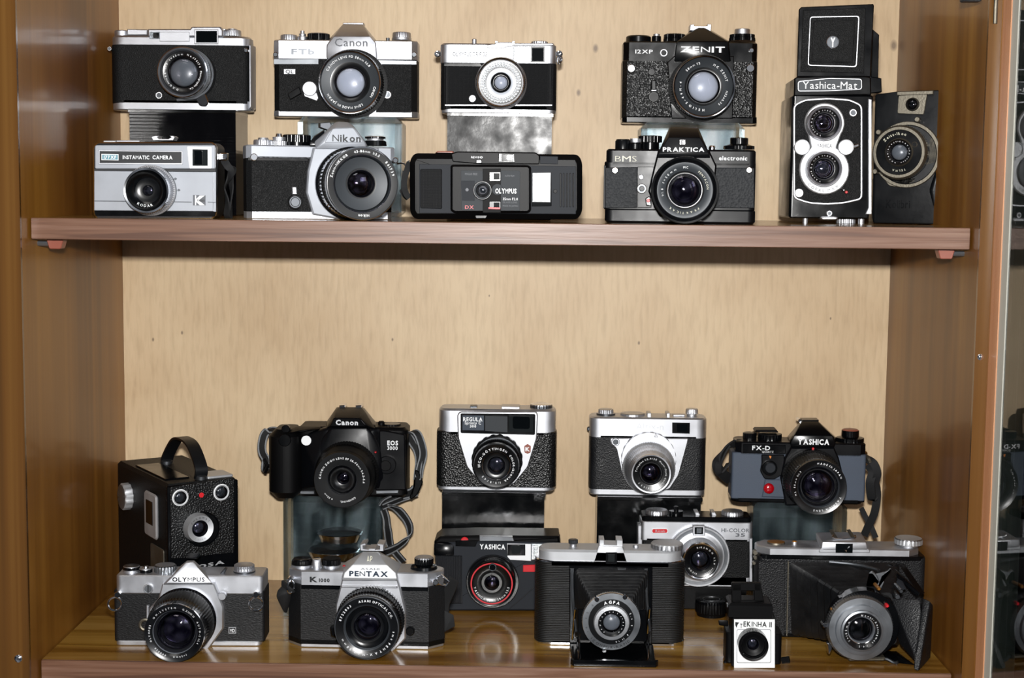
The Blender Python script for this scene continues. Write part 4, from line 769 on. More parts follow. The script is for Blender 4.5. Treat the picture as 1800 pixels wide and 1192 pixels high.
# --- box camera (front left upright edge is the origin)
T = Thing('box_camera', 'black box camera with leather top handle, turned sideways in the lower left corner', 'camera', CF, (292, 262), Y=-.180, z=ZL, yaw=34)
zt = T.P(292, 262)[1]; wd = T.P(648, 225)[0]
g = MB(); extrude(g, rounded(rect(0, 0, wd, .145), .004), 0, zt, 'black leather', .003, 'z'); bd = T.out(g, 'camera_body', None)
g = MB(); extrude(g, rounded(rect(.0, -.0012, wd, .004), .003), .0, zt-.0015, 'black enamel', .0012, 'z'); T.out(g, 'front_frame', None)
T.plate('front_panel', rounded([(310, 275), (628, 225), (630, 600), (316, 632)], 8), 1, 2.2, 'coarse leather', .3)
T.plate('name_strip', [(312, 634), (632, 596), (634, 700), (314, 740)], 1, 2.0, 'black enamel', .2)
T.text('logo_lettering', 'OSA', 440, 646, 580, 682, 2.1, 'pale aluminium', None, .03, slope=.06)
for x, y in ((362, 327), (567, 300)): T.lens('viewfinder_lens', x, y, 42, 4, [(1, -3, 'pale aluminium'), (1, -.6, 'pale aluminium'), (.9, 0, W_), (.76, -.2, 'pale aluminium')], glass=.72, gd=-1.2, bulge=2, inner='grey glass element', irises=False)
T.disc('red_dot', 467, 314, 13, 2, 3, 'red paint')
T.disc('lens_recess', 474, 484, 90, 1, 4, 'black enamel', rim=.06, dish=1)
T.lens('lens', 462, 482, 68, 12, [(1.1, -9, 'brushed grey'), (1.0, 0, 'pale aluminium'), (.62, -1.5, 'pale aluminium'), (.6, -2, 'black enamel')], glass=.56, gd=-3, bulge=2.4, deep=4, inner='grey glass element', texts=[('CHROMAT', -62, 58, .82, .2, -.5, 'black ink', .0), ('f. 110mm', 215, 150, .82, .14, -.5, 'grey ink', .0)])
# left side fittings in world millimetres: side faces -x of the thing
def side(mbf, name, par=None, m=None): g = MB(); mbf(g); return T.out(g, name, par)
def sidelathe(y, z, prof): 
    def f(g):
        vs0 = len(g.v); lathe(g, (0, 0, 0), prof, 'z', n=48, kn=12)
        for i in range(vs0, len(g.v)): a, b, c = g.v[i]; g.v[i] = (-c, y+a, z+b)
    return f
side(sidelathe(.108, zt-.030, [(.0135, 0, 'pale aluminium', .06), (.0135, .007, 'pale aluminium', .06), (.0122, .008, 'pale aluminium'), (1e-7, .008, 'brushed grey')]), 'winding_knob')
def sp(y0, y1, z0, z1, t, m, b=.001, r=.003):
    def f(g):
        v0 = len(g.v); extrude(g, rounded(rect(y0, z0, y1, z1), r), 0, t, m, b)
        for i in range(v0, len(g.v)): a, b_, c = g.v[i]; g.v[i] = (-b_, a, c)
    return f
v = side(sp(.022, .056, zt-.058, zt-.014, .003, 'pale aluminium', .0015, .005), 'side_window'); side(sp(.031, .049, zt-.045, zt-.022, .0036, 'dark window', .0003, .001), 'window_glass', v)
side(sp(.008, .044, zt-.150 if zt > .155 else .004, zt-.064, .0012, 'worn nickel', .0003, .003), 'exposure_plate')
for k in range(2): side(sp(.020+.008*k, .023+.008*k, zt-.115, zt-.085, .0018, W_, .0001, .0005), 'exposure_scale'); side(sp(.020+.008*k, .023+.008*k, zt-.135, zt-.122, .0018, W_, .0001, .0005), 'exposure_scale')
g = MB(); h = [(wd*.52, .010, zt+.001), (wd*.52, .008, zt+.012), (wd*.53, .030, zt+.029), (wd*.53, .052, zt+.033), (wd*.53, .074, zt+.029), (wd*.54, .100, zt+.010), (wd*.54, .106, zt+.001)]
tube(g, crom(h, 6), (.0062, .0011), 'soft case leather', flat=(1, 0, 0)); hn = T.out(g, 'handle', None)
for y in (.010, .104): g = MB(); lathe(g, (wd*.53, y, zt), [(.006, 0, 'dark steel'), (.006, .003, 'dark steel'), (.004, .0045, 'dark steel'), (1e-7, .0048, 'dark steel')], 'z', n=24); T.out(g, 'stud', hn)
g = MB(); extrude(g, rounded(rect(wd*.60, .006, wd*.97, .034), .002), zt, zt+.0025, 'pale aluminium', .0006, 'z'); T.out(g, 'top_plate', None)
g = MB(); extrude(g, rect(.006, .02, wd*.42, .105), zt, zt+.0015, 'black enamel', .0005, 'z'); T.out(g, 'top_cover', None)
# --- autofocus SLR with strap
T = Thing('slr_camera', 'black SLR camera with rounded grip and striped neck strap on a tall glass block', 'camera', CG, (640, 790), Y=-.052, z=zE, yaw=0)
T.body('camera_body', 330, 1218, 790, 235, 42, 'black plastic', 'round', 9, bev=3, zb=0.0008)
T.body('grip', 86, 352, 858, 262, 50, 'black plastic', 'round', 20, w=14, bev=7, zb=0)
T.hull('shutter_housing', [(165, 275, -2), (340, 225, -2), (525, 228, -2), (520, 250, 4), (350, 262, 14), (180, 300, 12), (160, 285, -30), (530, 228, -30), (350, 222, -30)], 'black plastic', 3); T.disc('shutter_button', 238, 250, 34, 4, 9, 'black enamel')
T.disc('release_ring', 230, 340, 50, 12, 15.5, 'black enamel', rim=.15)
T.hull('front_shell', [(360, 300, 0), (525, 235, 0), (585, 225, 6), (985, 235, 6), (1015, 262, 0), (1015, 740, 2), (350, 740, 0), (500, 700, 12), (470, 560, 12), (960, 640, 12), (560, 250, 10), (940, 260, 10)], 'black paint', 2.5)
T.hull('lens_collar', [(520, 330, 10), (600, 240, 12), (900, 240, 12), (1010, 420, 10), (1040, 650, 6), (960, 720, 12), (480, 700, 12), (450, 560, 10), (560, 250, 4), (960, 250, 4)], 'black paint', 2.5)
pr = T.hull('prism_housing', [(560, 245, 6), (960, 245, 6), (604, 220, 14), (890, 220, 14), (630, 158, 14), (838, 160, 14), (640, 120, 2), (850, 122, 2), (625, 110, -6), (880, 110, -6), (665, 72, -14), (850, 72, -14), (650, 72, -34), (870, 75, -34), (545, 225, -34), (985, 215, -34)], 'black paint', 2)
T.plate('name_panel', [(596, 228), (628, 160), (832, 160), (884, 230)], 13, 14.8, 'black enamel', .5, pr); T.text('logo_lettering', 'Canon', 642, 178, 822, 214, 14.9, 'pale aluminium', pr, .045)
g = MB()
for x in (668, 800): T.plate('', [(x, 78), (x+4, 58), (x+48, 56), (x+50, 78)], -30, -14, 'polished chrome', .4, into=g)
T.out(g, 'accessory_shoe', pr)
T.knob('mode_dial', 1092, 240, -18, [(17, 0, 'black plastic', .05), (17, 6, 'black plastic', .05), (15.5, 8, 'black plastic'), (8, 8.4, 'black enamel')]); T.knob('release_catch', 1010, 215, -16, [(6, 0, 'black plastic'), (6, 5, 'black plastic'), (4, 7, 'black plastic')])
T.plate('side_panel', rounded([(960, 262), (1030, 258), (1200, 292), (1208, 742), (960, 745)], 14), -4, 3, 'black paint', 1.2)
T.text('model_lettering', 'EOS', 1058, 344, 1145, 378, 3.1, W_, None, .04); T.text('model_lettering', '3000', 1058, 388, 1142, 416, 3.1, W_, None, .02)
v = T.disc('focus_lamp', 405, 342, 47, 2, 6, 'black enamel', face='white plastic', dish=-.3, rim=.14)
T.disc('release_hump', 1055, 540, 72, -3, 8, 'black paint', rim=.1); T.disc('lens_release', 1044, 545, 44, 2, 9, 'black plastic', rim=.2)
T.plate('bottom_strip', [(354, 748), (470, 748), (470, 775), (354, 775)], -2, 1.6, 'brushed grey', .5); T.plate('bottom_strip', [(965, 745), (1150, 740), (1145, 768), (968, 772)], -3, .6, 'brushed grey', .5)
T.disc('red_mark', 962, 438, 9, 8, 13, 'red paint')
T.lens('lens', 692, 660, 231, 52, [(1.14, -48, 'black plastic'), (1.14, -36, 'rubber', .03), (1.11, -28, 'rubber', .03), (1.1, -26, 'black plastic'), (1.06, -24, 'black plastic'), (1.0, -10, 'rubber'), (1.0, -2, 'black plastic'), (.97, 0, 'black plastic'), (.94, 0, 'lens ring black'), (.53, -.6, 'lens ring black'), (.5, -1.4, 'dark steel'), (.47, -5, 'black enamel'), (.34, -9, 'lens ring black')], glass=.22, gd=-10, bulge=3, kn=44,
  texts=[('CANON ZOOM LENS EF 38-76mm 1:4.5-5.6', -88, 98, .77, .095, -.2, W_, .03), ('CANON INC.', 142, 184, .77, .09, -.2, W_, .03), ('ø 52mm', 205, 232, .77, .08, -.2, W_, .03)])
fl = lambda a, b=3: (lambda u: (math.cos(a+b*u), math.sin(a+b*u), .25))
def strap(pts, f, wd=4.6, m='strap black', edge='strap grey'):
    g = MB(); q = crom([T.P3(*p) for p in pts], 7)
    tube(g, q, (wd/1000, .0005), m, flat=f)
    for sgn in (-1, 1):
        o = []
        for i, p in enumerate(q):
            t = (q[min(i+1, len(q)-1)]-q[max(i-1, 0)]).normalized(); u = V(f(i/(len(q)-1)) if callable(f) else f); u = (u-t*u.dot(t)).normalized(); o.append(p+u*sgn*wd*.78/1000)
        tube(g, o, (wd*.16/1000, .0009), edge, flat=f)
    return g
T.out(strap([(175, 268, -20), (120, 258, -24), (70, 290, -22), (48, 370, -18), (52, 440, -14), (80, 500, -10), (75, 560, -8), (95, 590, -16)], lambda u: (.75, .35, .55-u*.6)), 'neck_strap', None)
T.wire('strap_buckle', [(62, 500, -8), (88, 540, -6), (66, 585, -8)], (4.5, 1.5), 'black plastic', smooth=False, flat=(.5, -.8, 0))
g = strap([(1222, 290, -22), (1255, 268, -16), (1300, 290, -12), (1335, 380, -10), (1345, 460, -10), (1320, 560, -8), (1308, 640, -6)], lambda u: (.9, .5, .2))
g3 = strap([(1228, 300, -26), (1265, 360, -20), (1300, 420, -16), (1315, 500, -12), (1305, 600, -8), (1300, 660, -6)], lambda u: (.9, -.4, .3)); g.add(g3.v, g3.f, g3.m)
T.out(g, 'neck_strap', None)
T.plate('strap_buckle', rounded([(1280, 575), (1312, 590), (1345, 680), (1300, 780), (1250, 820), (1235, 800), (1275, 700)], 10), -8, -4, 'black plastic', 1)
T.out(strap([(1290, 720, -6), (1250, 760, -8), (1150, 790, -12), (1040, 835, 2), (1010, 870, 4)], lambda u: (.15, -.45, 1), 5.2), 'neck_strap', None)
T.out(strap([(1290, 760, -8), (1200, 800, -14), (1100, 840, -2), (1020, 875, 3)], lambda u: (.15, -.45, 1), 4), 'neck_strap', None)
g = strap([(1040, 862, 2), (1130, 890, -10), (1200, 960, -8), (1238, 1040, -8), (1225, 1120, -8), (1150, 1190, -6), (1060, 1235, 4), (980, 1250, 6)], lambda u: (.8-.9*u, -.45, .1+.9*u), 5.4); T.out(g, 'neck_strap', None)
T.out(strap([(1030, 900, 2), (1050, 960, 2), (1062, 1060, 0), (1080, 1180, -12), (1130, 1250, -8), (1190, 1320, -8)], lambda u: (.7, -.5, .5), 4.6), 'neck_strap', None)
# --- silver camera, dark viewfinder band
T = Thing('viewfinder_camera', 'silver camera with dark viewfinder band and coarse black leather, on a black box', 'camera', CI, (370, 507), Y=-.055, z=zR, yaw=0)
T.body('camera_body', 50, 698, 480, 180, 34, 'coarse leather', 'round', 12); T.body('base_plate', 58, 688, 502, 472, 34, SC, 'round', 12, zb=0, bev=1.5); T.plate('base_film', rounded([(85, 500), (640, 500), (640, 526), (85, 522)], 3), -30, -3, 'pale aluminium', .4)
T.body('top_plate', 64, 694, 205, 60, 35, SC, 'round', 12, bev=2)
T.plate('fascia', rounded([(178, 72), (590, 72), (598, 90), (592, 215), (545, 370), (470, 462), (385, 478), (290, 462), (215, 370), (168, 215), (164, 90)], 14), -3, 2.6, SC, 1)
v = T.plate('viewfinder_band', rounded([(182, 82), (584, 86), (582, 198), (182, 188)], 8), 2, 3.2, 'black enamel', .4)
T.plate('name_badge', [(192, 92), (308, 94), (308, 174), (192, 172)], 3, 3.6, 'navy badge', .1, v); T.text('logo_lettering', 'REGULA', 196, 104, 300, 123, 3.7, W_, v, .03); T.text('model_lettering', 'Sprinty C', 204, 126, 292, 140, 3.7, W_, v, .02); T.text('model_lettering', '300', 232, 145, 266, 157, 3.7, W_, v, .03)
T.plate('selenium_window', [(314, 95), (434, 98), (434, 184), (314, 176)], 3, 3.5, 'grey plastic', .1, v); T.plate('window_glass', [(442, 94), (572, 96), (572, 182), (442, 180)], 3, 3.5, 'smoky window', .1, v); T.plate('window_inner', rounded([(462, 98), (554, 100), (554, 166), (462, 164)], 14), 3.3, 3.9, 'dark window', .1, v)
T.plate('shutter_button', [(232, 60), (234, 42), (270, 42), (272, 60)], -20, -10, 'dark steel', .5); T.knob('rewind_dial', 615, 68, -17, [(20, 0, 'dark steel', .04), (20, 5, 'dark steel', .04), (19, 6.5, SC), (12, 8.5, 'polished chrome')]); T.plate('shoe', [(400, 58), (402, 44), (500, 46), (500, 60)], -26, -8, SC, .5)
v = T.plate('maker_badge', rounded([(524, 258), (542, 246), (560, 258), (558, 292), (542, 300), (526, 292)], 4), 2.4, 3.5, 'brown plastic', .2); T.text('badge_lettering', 'K', 530, 264, 555, 284, 3.6, W_, v, .05)
T.disc('lens_mount', 378, 335, 138, 2, 10, 'black enamel', rim=.1, face='dark steel', kn=.02)
T.lens('lens', 374, 365, 121, 28, [(1.1, -22, 'black enamel'), (1.1, -12, 'rubber', .03), (1.02, -11, 'black enamel'), (1.02, -5, 'black enamel'), (1.0, -.5, 'black enamel'), (.97, 0, 'dark steel'), (.93, -.4, 'lens ring black'), (.64, -2, 'lens ring black'), (.62, -2.4, 'polished chrome'), (.58, -3, 'lens ring black'), (.45, -4, 'lens ring black')], glass=.40, gd=-4, bulge=3, inner='grey glass element',
  texts=[('ISCO-GÖTTINGEN', -95, 38, .77, .14, -1.2, W_, .03), ('COLOR-ISCONAR', 50, 152, .77, .12, -1.2, W_, .03), ('1:2.8/45', 165, 235, .77, .12, -1.2, W_, .03)])
# --- silver camera, stepped lens
T = Thing('viewfinder_camera', 'silver camera with protruding stepped silver lens, on a black box right of centre', 'camera', CJ, (510, 418), Y=-.048, z=zT, yaw=0)
T.body('camera_body', 258, 758, 396, 160, 33, 'worn black leather', 'round', 11); T.body('base_plate', 258, 754, 416, 388, 33, SC, 'round', 11, zb=0, bev=1.2); T.plate('base_film', rounded([(300, 416), (735, 418), (735, 434), (300, 430)], 2), -30, -3, 'pale aluminium', .4)
T.body('top_plate', 260, 762, 176, 84, 34, SC, 'round', 11, bev=1.5)
T.plate('fascia', rounded([(345, 170), (682, 172), (678, 190), (640, 330), (600, 390), (520, 408), (440, 390), (398, 330), (372, 212), (350, 200)], 12), -3, 2.4, SC, .8)
v = T.plate('viewfinder_window', [(612, 104), (688, 106), (687, 152), (612, 150)], .2, 1, 'black enamel', .3); T.plate('window_glass', [(632, 110), (678, 111), (678, 146), (632, 145)], .8, 1.5, 'dark window', .2, v)
T.text('logo_lettering', 'Altix-n', 458, 108, 575, 134, .1, 'dull silver', None, .0)
T.knob('counter_dial', 328, 88, -17, [(17, 0, 'dark steel'), (17, 3.5, 'dark steel'), (13.5, 4, SC, .05), (13.5, 10, SC, .05), (12, 11, SC)]); T.knob('film_dial', 442, 88, -17, [(22, 0, SC), (22, 3.5, SC, .02), (20, 4.5, 'brushed grey'), (18, 4.6, SC)]); T.knob('rewind_knob', 695, 86, -17, [(9, 0, SC), (9, 4, SC), (11, 4.5, SC, .05), (11, 12, SC, .05), (10, 13.5, SC)])
g = MB()
for a, b in ((506, 522), (588, 602)): T.plate('', [(a, 90), (a, 64), (b, 64), (b, 90)], -26, -8, SC, .4, into=g)
T.plate('', [(506, 82), (602, 84), (602, 90), (506, 90)], -26, -10, SC, .4, into=g); T.out(g, 'accessory_shoe', None)
T.plate('shutter_lever', [(616, 70), (665, 70), (665, 78), (616, 78)], -20, -12, SC, .4); T.disc('flash_socket', 370, 188, 17, 2, 5, SC, face='dark steel', dish=1, rim=.3); T.disc('strap_lug', 256, 132, 8, -18, -12, 'dark steel')
T.disc('lens_mount', 512, 262, 117, 2, 9, SC, kn=.02, rim=.12)
T.lens('lens', 522, 324, 84, 42, [(1.38, -36, SC), (1.38, -30, SC, .03), (1.3, -29, 'pale aluminium'), (1.25, -25, 'pale aluminium'), (1.25, -22, 'dull silver', .03), (1.2, -20, SC), (1.14, -13, SC), (1.13, -9, 'dull silver', .03), (1.05, -6, SC), (1.02, -1, SC), (1.0, 0, 'polished chrome'), (.93, -.3, SC), (.91, -1.5, 'lens ring black'), (.6, -3, 'lens ring black'), (.57, -4, 'lens ring black')], glass=.52, gd=-4, bulge=4,
  texts=[('Trioplan 1:2.9/50', -85, 22, .77, .13, -2, W_, .01), ('Meyer-Optik Görlitz', 32, 142, .77, .12, -2, W_, .0), ('2181557', 165, 235, .77, .12, -2, W_, .01)])
T.plate('aperture_tab', [(536, 166), (542, 150), (550, 166)], 8, 12, SC, .3)
# --- black and grey SLR with strap
T = Thing('slr_camera', 'black SLR camera with blue grey side panels, red lamp and black straps', 'camera', CK, (820, 855), Y=-.085, z=zF, yaw=-2)
T.body('camera_body', 228, 1400, 790, 385, 34, 'blue grey leather', 'round', 3); T.body('base_cover', 224, 1398, 858, 770, 35, 'black enamel', 'chamf', 7, zb=0, bev=1.5)
T.body('top_cover', 266, 1405, 410, 290, 35, 'black paint', 'chamf', 5, bev=1.2); T.plate('top_front', [(330, 300), (700, 310), (700, 388), (330, 380)], -1, 1.2, 'black enamel', .4)
T.plate('mirror_housing', [(745, 330), (1125, 330), (1165, 420), (1200, 560), (1200, 840), (700, 840), (655, 600), (690, 430)], -4, 5, 'black paint', 1.5)
T.plate('front_slope', [(520, 612), (660, 612), (700, 770), (495, 765)], -1, 2, 'blue grey leather', .8)
pr = T.hull('prism_housing', [(748, 325, 8), (1125, 328, 8), (745, 290, 8), (775, 222, 8), (1110, 226, 8), (1135, 290, 8), (838, 105, -10), (985, 105, -10), (832, 100, -28), (985, 100, -28), (710, 240, -30), (1150, 250, -30), (745, 325, -30), (1135, 328, -30)], 'black enamel', .9)
T.text('logo_lettering', 'YASHICA', 805, 262, 1082, 302, 9.2, W_, pr, .04); T.disc('shoe_screw', 826, 100, 16, -28, -12, 'polished chrome'); T.plate('accessory_shoe', [(845, 106), (845, 92), (990, 92), (990, 106)], -28, -12, 'black enamel', .4)
T.text('model_lettering', 'FX-D', 408, 318, 565, 352, 1.3, W_, None, .02); T.text('model_lettering', 'QUARTZ', 494, 362, 595, 377, 1.3, W_, None, .0)
T.knob('shutter_dial', 385, 275, -18, [(12, 0, 'black enamel'), (12, 6, 'black enamel', .04), (12, 11, 'black enamel', .04), (10, 12, 'dark steel')]); T.knob('speed_dial', 560, 268, -18, [(21, 0, 'black enamel'), (21, 4, 'black enamel', .05), (21, 10, 'black enamel', .05), (18, 11, 'dark steel'), (12, 11.5, 'black enamel')]); T.plate('advance_lever', rounded([(430, 196), (445, 178), (620, 178), (640, 200)], 6), -30, -10, 'black plastic', .8)
T.knob('rewind_knob', 1262, 285, -18, [(24, 0, 'black enamel', .04), (24, 6, 'black enamel', .04), (20, 7, 'black enamel'), (15, 8, 'black enamel'), (15, 19, 'black enamel', .04), (12, 21, 'brown plastic')])
T.plate('control_housing', rounded([(490, 395), (690, 395), (690, 560), (600, 612), (515, 606), (478, 540), (492, 470)], 14), -1, 3, 'black paint', .8); T.disc('control_ring', 562, 512, 66, 2, 6, 'black enamel', rim=.12, dish=.6); T.disc('preview_button', 568, 512, 45, 5, 11, 'charcoal plastic', rim=.25); T.plate('orange_mark', [(555, 404), (576, 406), (570, 428), (564, 428)], 2.8, 3.4, 'orange paint', .1)
v = T.disc('timer_lamp', 554, 690, 43, 0, 4, 'black enamel', rim=.15, dish=.4, face='black enamel'); x, z = T.P(554, 690, 4); g = MB(); lathe(g, (x, 0, z), [(.0054*math.cos(i*PI/16), .0036+.003*math.sin(i*PI/16), 'red led') for i in range(8)]+[(1e-7, .0066, 'red led')], n=32); T.out(g, 'red_lens', v)
T.disc('red_mark', 940, 343, 11, 8, 9.2, 'red paint')
T.lens('lens', 990, 680, 243, 52, [(1.1, -46, 'black enamel'), (1.1, -40, 'black enamel', .02), (1.06, -39, 'rubber', .04), (1.06, -26, 'rubber', .04), (1.04, -25, 'black enamel'), (1.02, -18, 'rubber', .03), (1.0, -10, 'rubber', .03), (1.0, -1, 'black enamel'), (.985, 0, 'dark steel'), (.96, -.2, 'lens ring black'), (.76, -1.5, 'lens ring black'), (.74, -2, 'dark steel'), (.71, -4, 'lens ring grey'), (.63, -6, 'lens ring black')], glass=.60, gd=-6, bulge=6, kn=40,
  texts=[('MADE IN JAPAN', -6, 68, .86, .09, -1, W_, .03), ('YASHICA LENS', 112, 192, .86, .09, -1, W_, .03), ('ML  50mm 1:1.7', 247, 312, .86, .08, -1, W_, .02)])
v = T.plate('strap_hook', [(262, 268), (272, 262), (322, 335), (312, 372), (298, 376), (300, 340)], -12, -6, 'polished chrome', .5)
T.wire('neck_strap', [(300, 300, -14), (235, 300, -10), (160, 350, -6), (105, 430, -4), (105, 500, -4), (150, 560, -8), (225, 620, -20)], (5.5, .9), 'strap black', flat=lambda u: (.7-.5*u, -.5, .9-.3*u)); T.wire('neck_strap', [(200, 320, -8), (150, 400, -2), (118, 480, 0), (122, 560, -2), (180, 500, -6), (200, 470, -8)], (3.5, .9), 'strap black', flat=(.6, -.5, .6))
T.loop('strap_ring', 1395, 390, 18, -10, 1.2, 'polished chrome', turn=50); T.wire('strap_hook', [(1400, 400, -8), (1425, 430, -4), (1440, 460, -4)], 1.8, 'worn nickel')
T.wire('neck_strap', [(1405, 430, -8), (1470, 470, -2), (1502, 560, 0), (1480, 650, -4), (1500, 740, -6), (1475, 900, -10), (1420, 1020, -16), (1385, 1100, -20)], (3.8, .9), 'strap black', flat=lambda u: (.9, -.4, .2)); T.wire('neck_strap', [(1415, 480, -6), (1460, 540, -4), (1440, 640, -4), (1455, 780, -8), (1490, 700, -8), (1460, 600, -6)], (4.5, .9), 'strap black', flat=(.8, -.5, .1))
T.wire('neck_strap', [(1360, 860, -26), (1400, 940, -20), (1450, 1030, -16), (1488, 1120, -14)], (2.6, .8), 'strap black', flat=(.9, -.3, .2))
# ================================================================== LOWER SHELF, MIDDLE ROW
# --- compact with red lens ring
T = Thing('compact_camera', 'dark grey compact camera with thin red ring round the lens, lower shelf', 'camera', CI, (340, 1142), Y=-.112, z=ZL, yaw=0)
T.plate('camera_body', rounded([(45, 800), (60, 780), (270, 770), (720, 778), (722, 1142), (48, 1142)], 8), -40, 0, 'charcoal plastic', 1.5)
T.plate('top_cover', rounded([(40, 770), (70, 745), (270, 738), (712, 742), (716, 780), (40, 800)], 6), -40, -2, 'black plastic', 2); T.hull('grip', [(40, 770, 0), (150, 780, 0), (38, 850, 2), (148, 850, 2), (60, 760, -12), (145, 760, -12), (40, 820, -30), (148, 820, -30)], 'black enamel', 2)
T.plate('grip_ribs', [(46, 848), (190, 848), (192, 1104), (52, 1104)], 0, 3, 'ribbed upright black', .8)
T.plate('button_deck', [(155, 766), (276, 764), (262, 798), (155, 796)], -6, 1.0, 'black enamel', .4); T.disc('shutter_button', 204, 768, 21, -8, -1, 'red paint'); T.plate('shutter_housing', [(95, 760), (95, 738), (160, 736), (160, 760)], -30, -6, 'black plastic', 1); T.plate('top_strip', [(284, 768), (284, 742), (460, 744), (470, 768)], -4, .6, 'brushed grey', .3); T.knob('film_dial', 535, 752, -16, [(18, 0, 'black plastic'), (18, 5, 'black plastic', .04), (14, 7, 'black plastic')])
T.text('logo_lettering', 'YASHICA', 285, 787, 422, 810, .2, W_, None, .04)
v = T.plate('viewfinder_panel', [(432, 782), (560, 784), (560, 875), (448, 868), (434, 852)], -.5, .9, W_, .2); T.plate('viewfinder_window', [(434, 786), (530, 786), (530, 846), (434, 846)], .6, 1.6, 'black enamel', .3, v); T.plate('window_glass', rounded([(452, 792), (506, 792), (500, 836), (458, 836)], 6), 1.4, 2.1, 'smoky window', .2, v)
T.plate('flash_window', [(562, 782), (702, 784), (702, 842), (562, 872)], -.5, 1.3, 'flash lens lined', .4); v = T.plate('red_label', [(518, 898), (600, 895), (600, 934), (518, 934)], -.5, 1.0, 'red paint', .3)
T.wire('groove', [(440, 1135, .2), (510, 1075, .2), (585, 1008, .2)], .5, 'black ink', smooth=False)
T.disc('lens_mount', 353, 990, 142, 0, 8, 'black enamel', rim=.1)
T.lens('lens', 349, 998, 122, 20, [(1.06, -16, 'black enamel'), (1.04, -2, 'black enamel'), (1.0, 0, 'black enamel'), (.95, -.2, 'black enamel'), (.93, -.6, 'lens ring black'), (.87, -.6, 'red ring'), (.85, -1, 'lens ring black'), (.6, -2, 'lens ring black'), (.58, -2, 'rubber', .05), (.5, -3, 'rubber', .05), (.45, -4, 'lens ring black')], glass=.34, gd=-4, bulge=3, deep=6,
  texts=[('YASHICA LENS 38mm 1:3.5', 262, 92, .73, .11, -.9, W_, .01)] and [])
T.ringlow('ring_lettering', 'YASHICA LENS 38mm 1:3.5', 349, 998, 19.4, 92, 16, 260, 100, W_)
v = T.disc('sensor', 354, 910, 22, 17, 20.8, 'dark steel', rim=.25, face='dark window')
# --- silver camera with red badge
T = Thing('compact_camera', 'silver camera with large dial round the lens and red badge, on a low black box', 'camera', CJ, (720, 806), Y=-.098, z=None, yaw=0)
T.O.z = T.O.z; T.e.location = T.O
T.body('camera_body', 480, 952, 804, 600, 32, 'black leather', 'round', 5, zb=.001); T.body('base_plate', 480, 952, 806, 762, 33, SC, 'round', 5, zb=0); T.body('top_plate', 478, 956, 612, 530, 33, SC, 'round', 5, bev=.6); T.body('top_deck', 484, 952, 532, 508, 30, 'black enamel', 'round', 5, w=-1)
T.plate('side_frame', [(942, 600), (955, 600), (955, 790), (942, 790)], -30, .6, SC, .4); T.plate('side_frame', [(466, 545), (484, 545), (484, 640), (466, 640)], -20, -3, SC, .4)
v = T.plate('badge', rounded([(524, 558), (594, 558), (594, 578), (524, 578)], 8), -.5, 1, W_, .2); T.plate('badge_field', rounded([(527, 560), (591, 560), (591, 576), (527, 576)], 7), .7, 1.3, 'red paint', .1, v); T.text('logo_lettering', 'Ricoh', 540, 563, 580, 573, 1.4, 'dull silver', v, .0)
T.text('model_lettering', 'HI-COLOR', 822, 558, 942, 572, .1, 'grey ink', None, .02); T.text('model_lettering', '35', 882, 578, 924, 592, .1, 'grey ink', None, .03)
dl = T.lens('lens', 735, 698, 78, 24, [(1.72, -24, SC), (1.72, -19, SC, .015), (1.68, -18, SC), (1.60, -18, 'dull silver'), (1.4, -18.5, 'brushed grey'), (1.3, -18, SC), (1.12, -17, 'dull silver'), (1.08, -6, SC, .02), (1.04, -2, SC), (1.0, 0, 'polished chrome'), (.93, -.4, 'polished chrome'), (.9, -1.5, 'lens ring black'), (.62, -3, 'lens ring black')], glass=.56, gd=-4, bulge=4, inner='grey glass element',
  texts=[('RIKENON', -20, 60, .76, .13, -2, W_, .0), ('1:2.8', 75, 105, .76, .12, -2, W_, .01), ('f=35mm', 120, 165, .76, .12, -2, W_, .01), ('RICOH', 195, 240, .76, .12, -2, W_, .01)])
v = T.plate('viewfinder', rounded([(700, 546), (752, 546), (752, 588), (700, 588)], 3), 2, 8.5, SC, .5); T.plate('viewfinder_glass', [(708, 552), (744, 552), (744, 582), (708, 582)], 8, 9, 'black enamel', .2, v); T.plate('viewfinder_pane', [(716, 556), (738, 556), (738, 577), (716, 577)], 8.8, 9.4, 'silver window', .2, v)
T.knob('wind_dial', 545, 514, -16, [(20, 0, SC), (20, 5, SC, .04), (18, 7, SC)]); T.knob('shutter_button', 628, 512, -14, [(12, 0, 'black enamel'), (12, 6, 'black enamel'), (4, 6.5, 'black enamel'), (4, 13, 'black enamel'), (3, 14, 'dark steel')]); T.knob('rewind_dial', 868, 516, -16, [(19, 0, SC), (19, 5, SC, .04), (17, 7, 'dull silver')])
g = MB()
for x in (715, 785): T.plate('', [(x, 518), (x-6, 488), (x+10, 488), (x+26, 518)], -26, -10, SC, .4, into=g)
T.out(g, 'accessory_shoe', None)
zH = T.O.z-ZL
T2 = Thing('black_box', 'low black box under the silver camera with the red badge', 'box', CJ, (720, 812), Y=-.0895, z=ZL, group='black display boxes')
a = T2.P(500, 800)[0]; b = T2.P(930, 800)[0]
g = MB(); extrude(g, rect(a, 0, b, .029), 0, zH-.0005, 'black plastic', .001, 'z'); T2.out(g, 'box_body', None)
g = MB(); extrude(g, rect(a-.0004, -.0005, b+.0004, .0295), zH-.004, zH-.0002, 'matte black', .0003, 'z'); T2.out(g, 'lid', None)
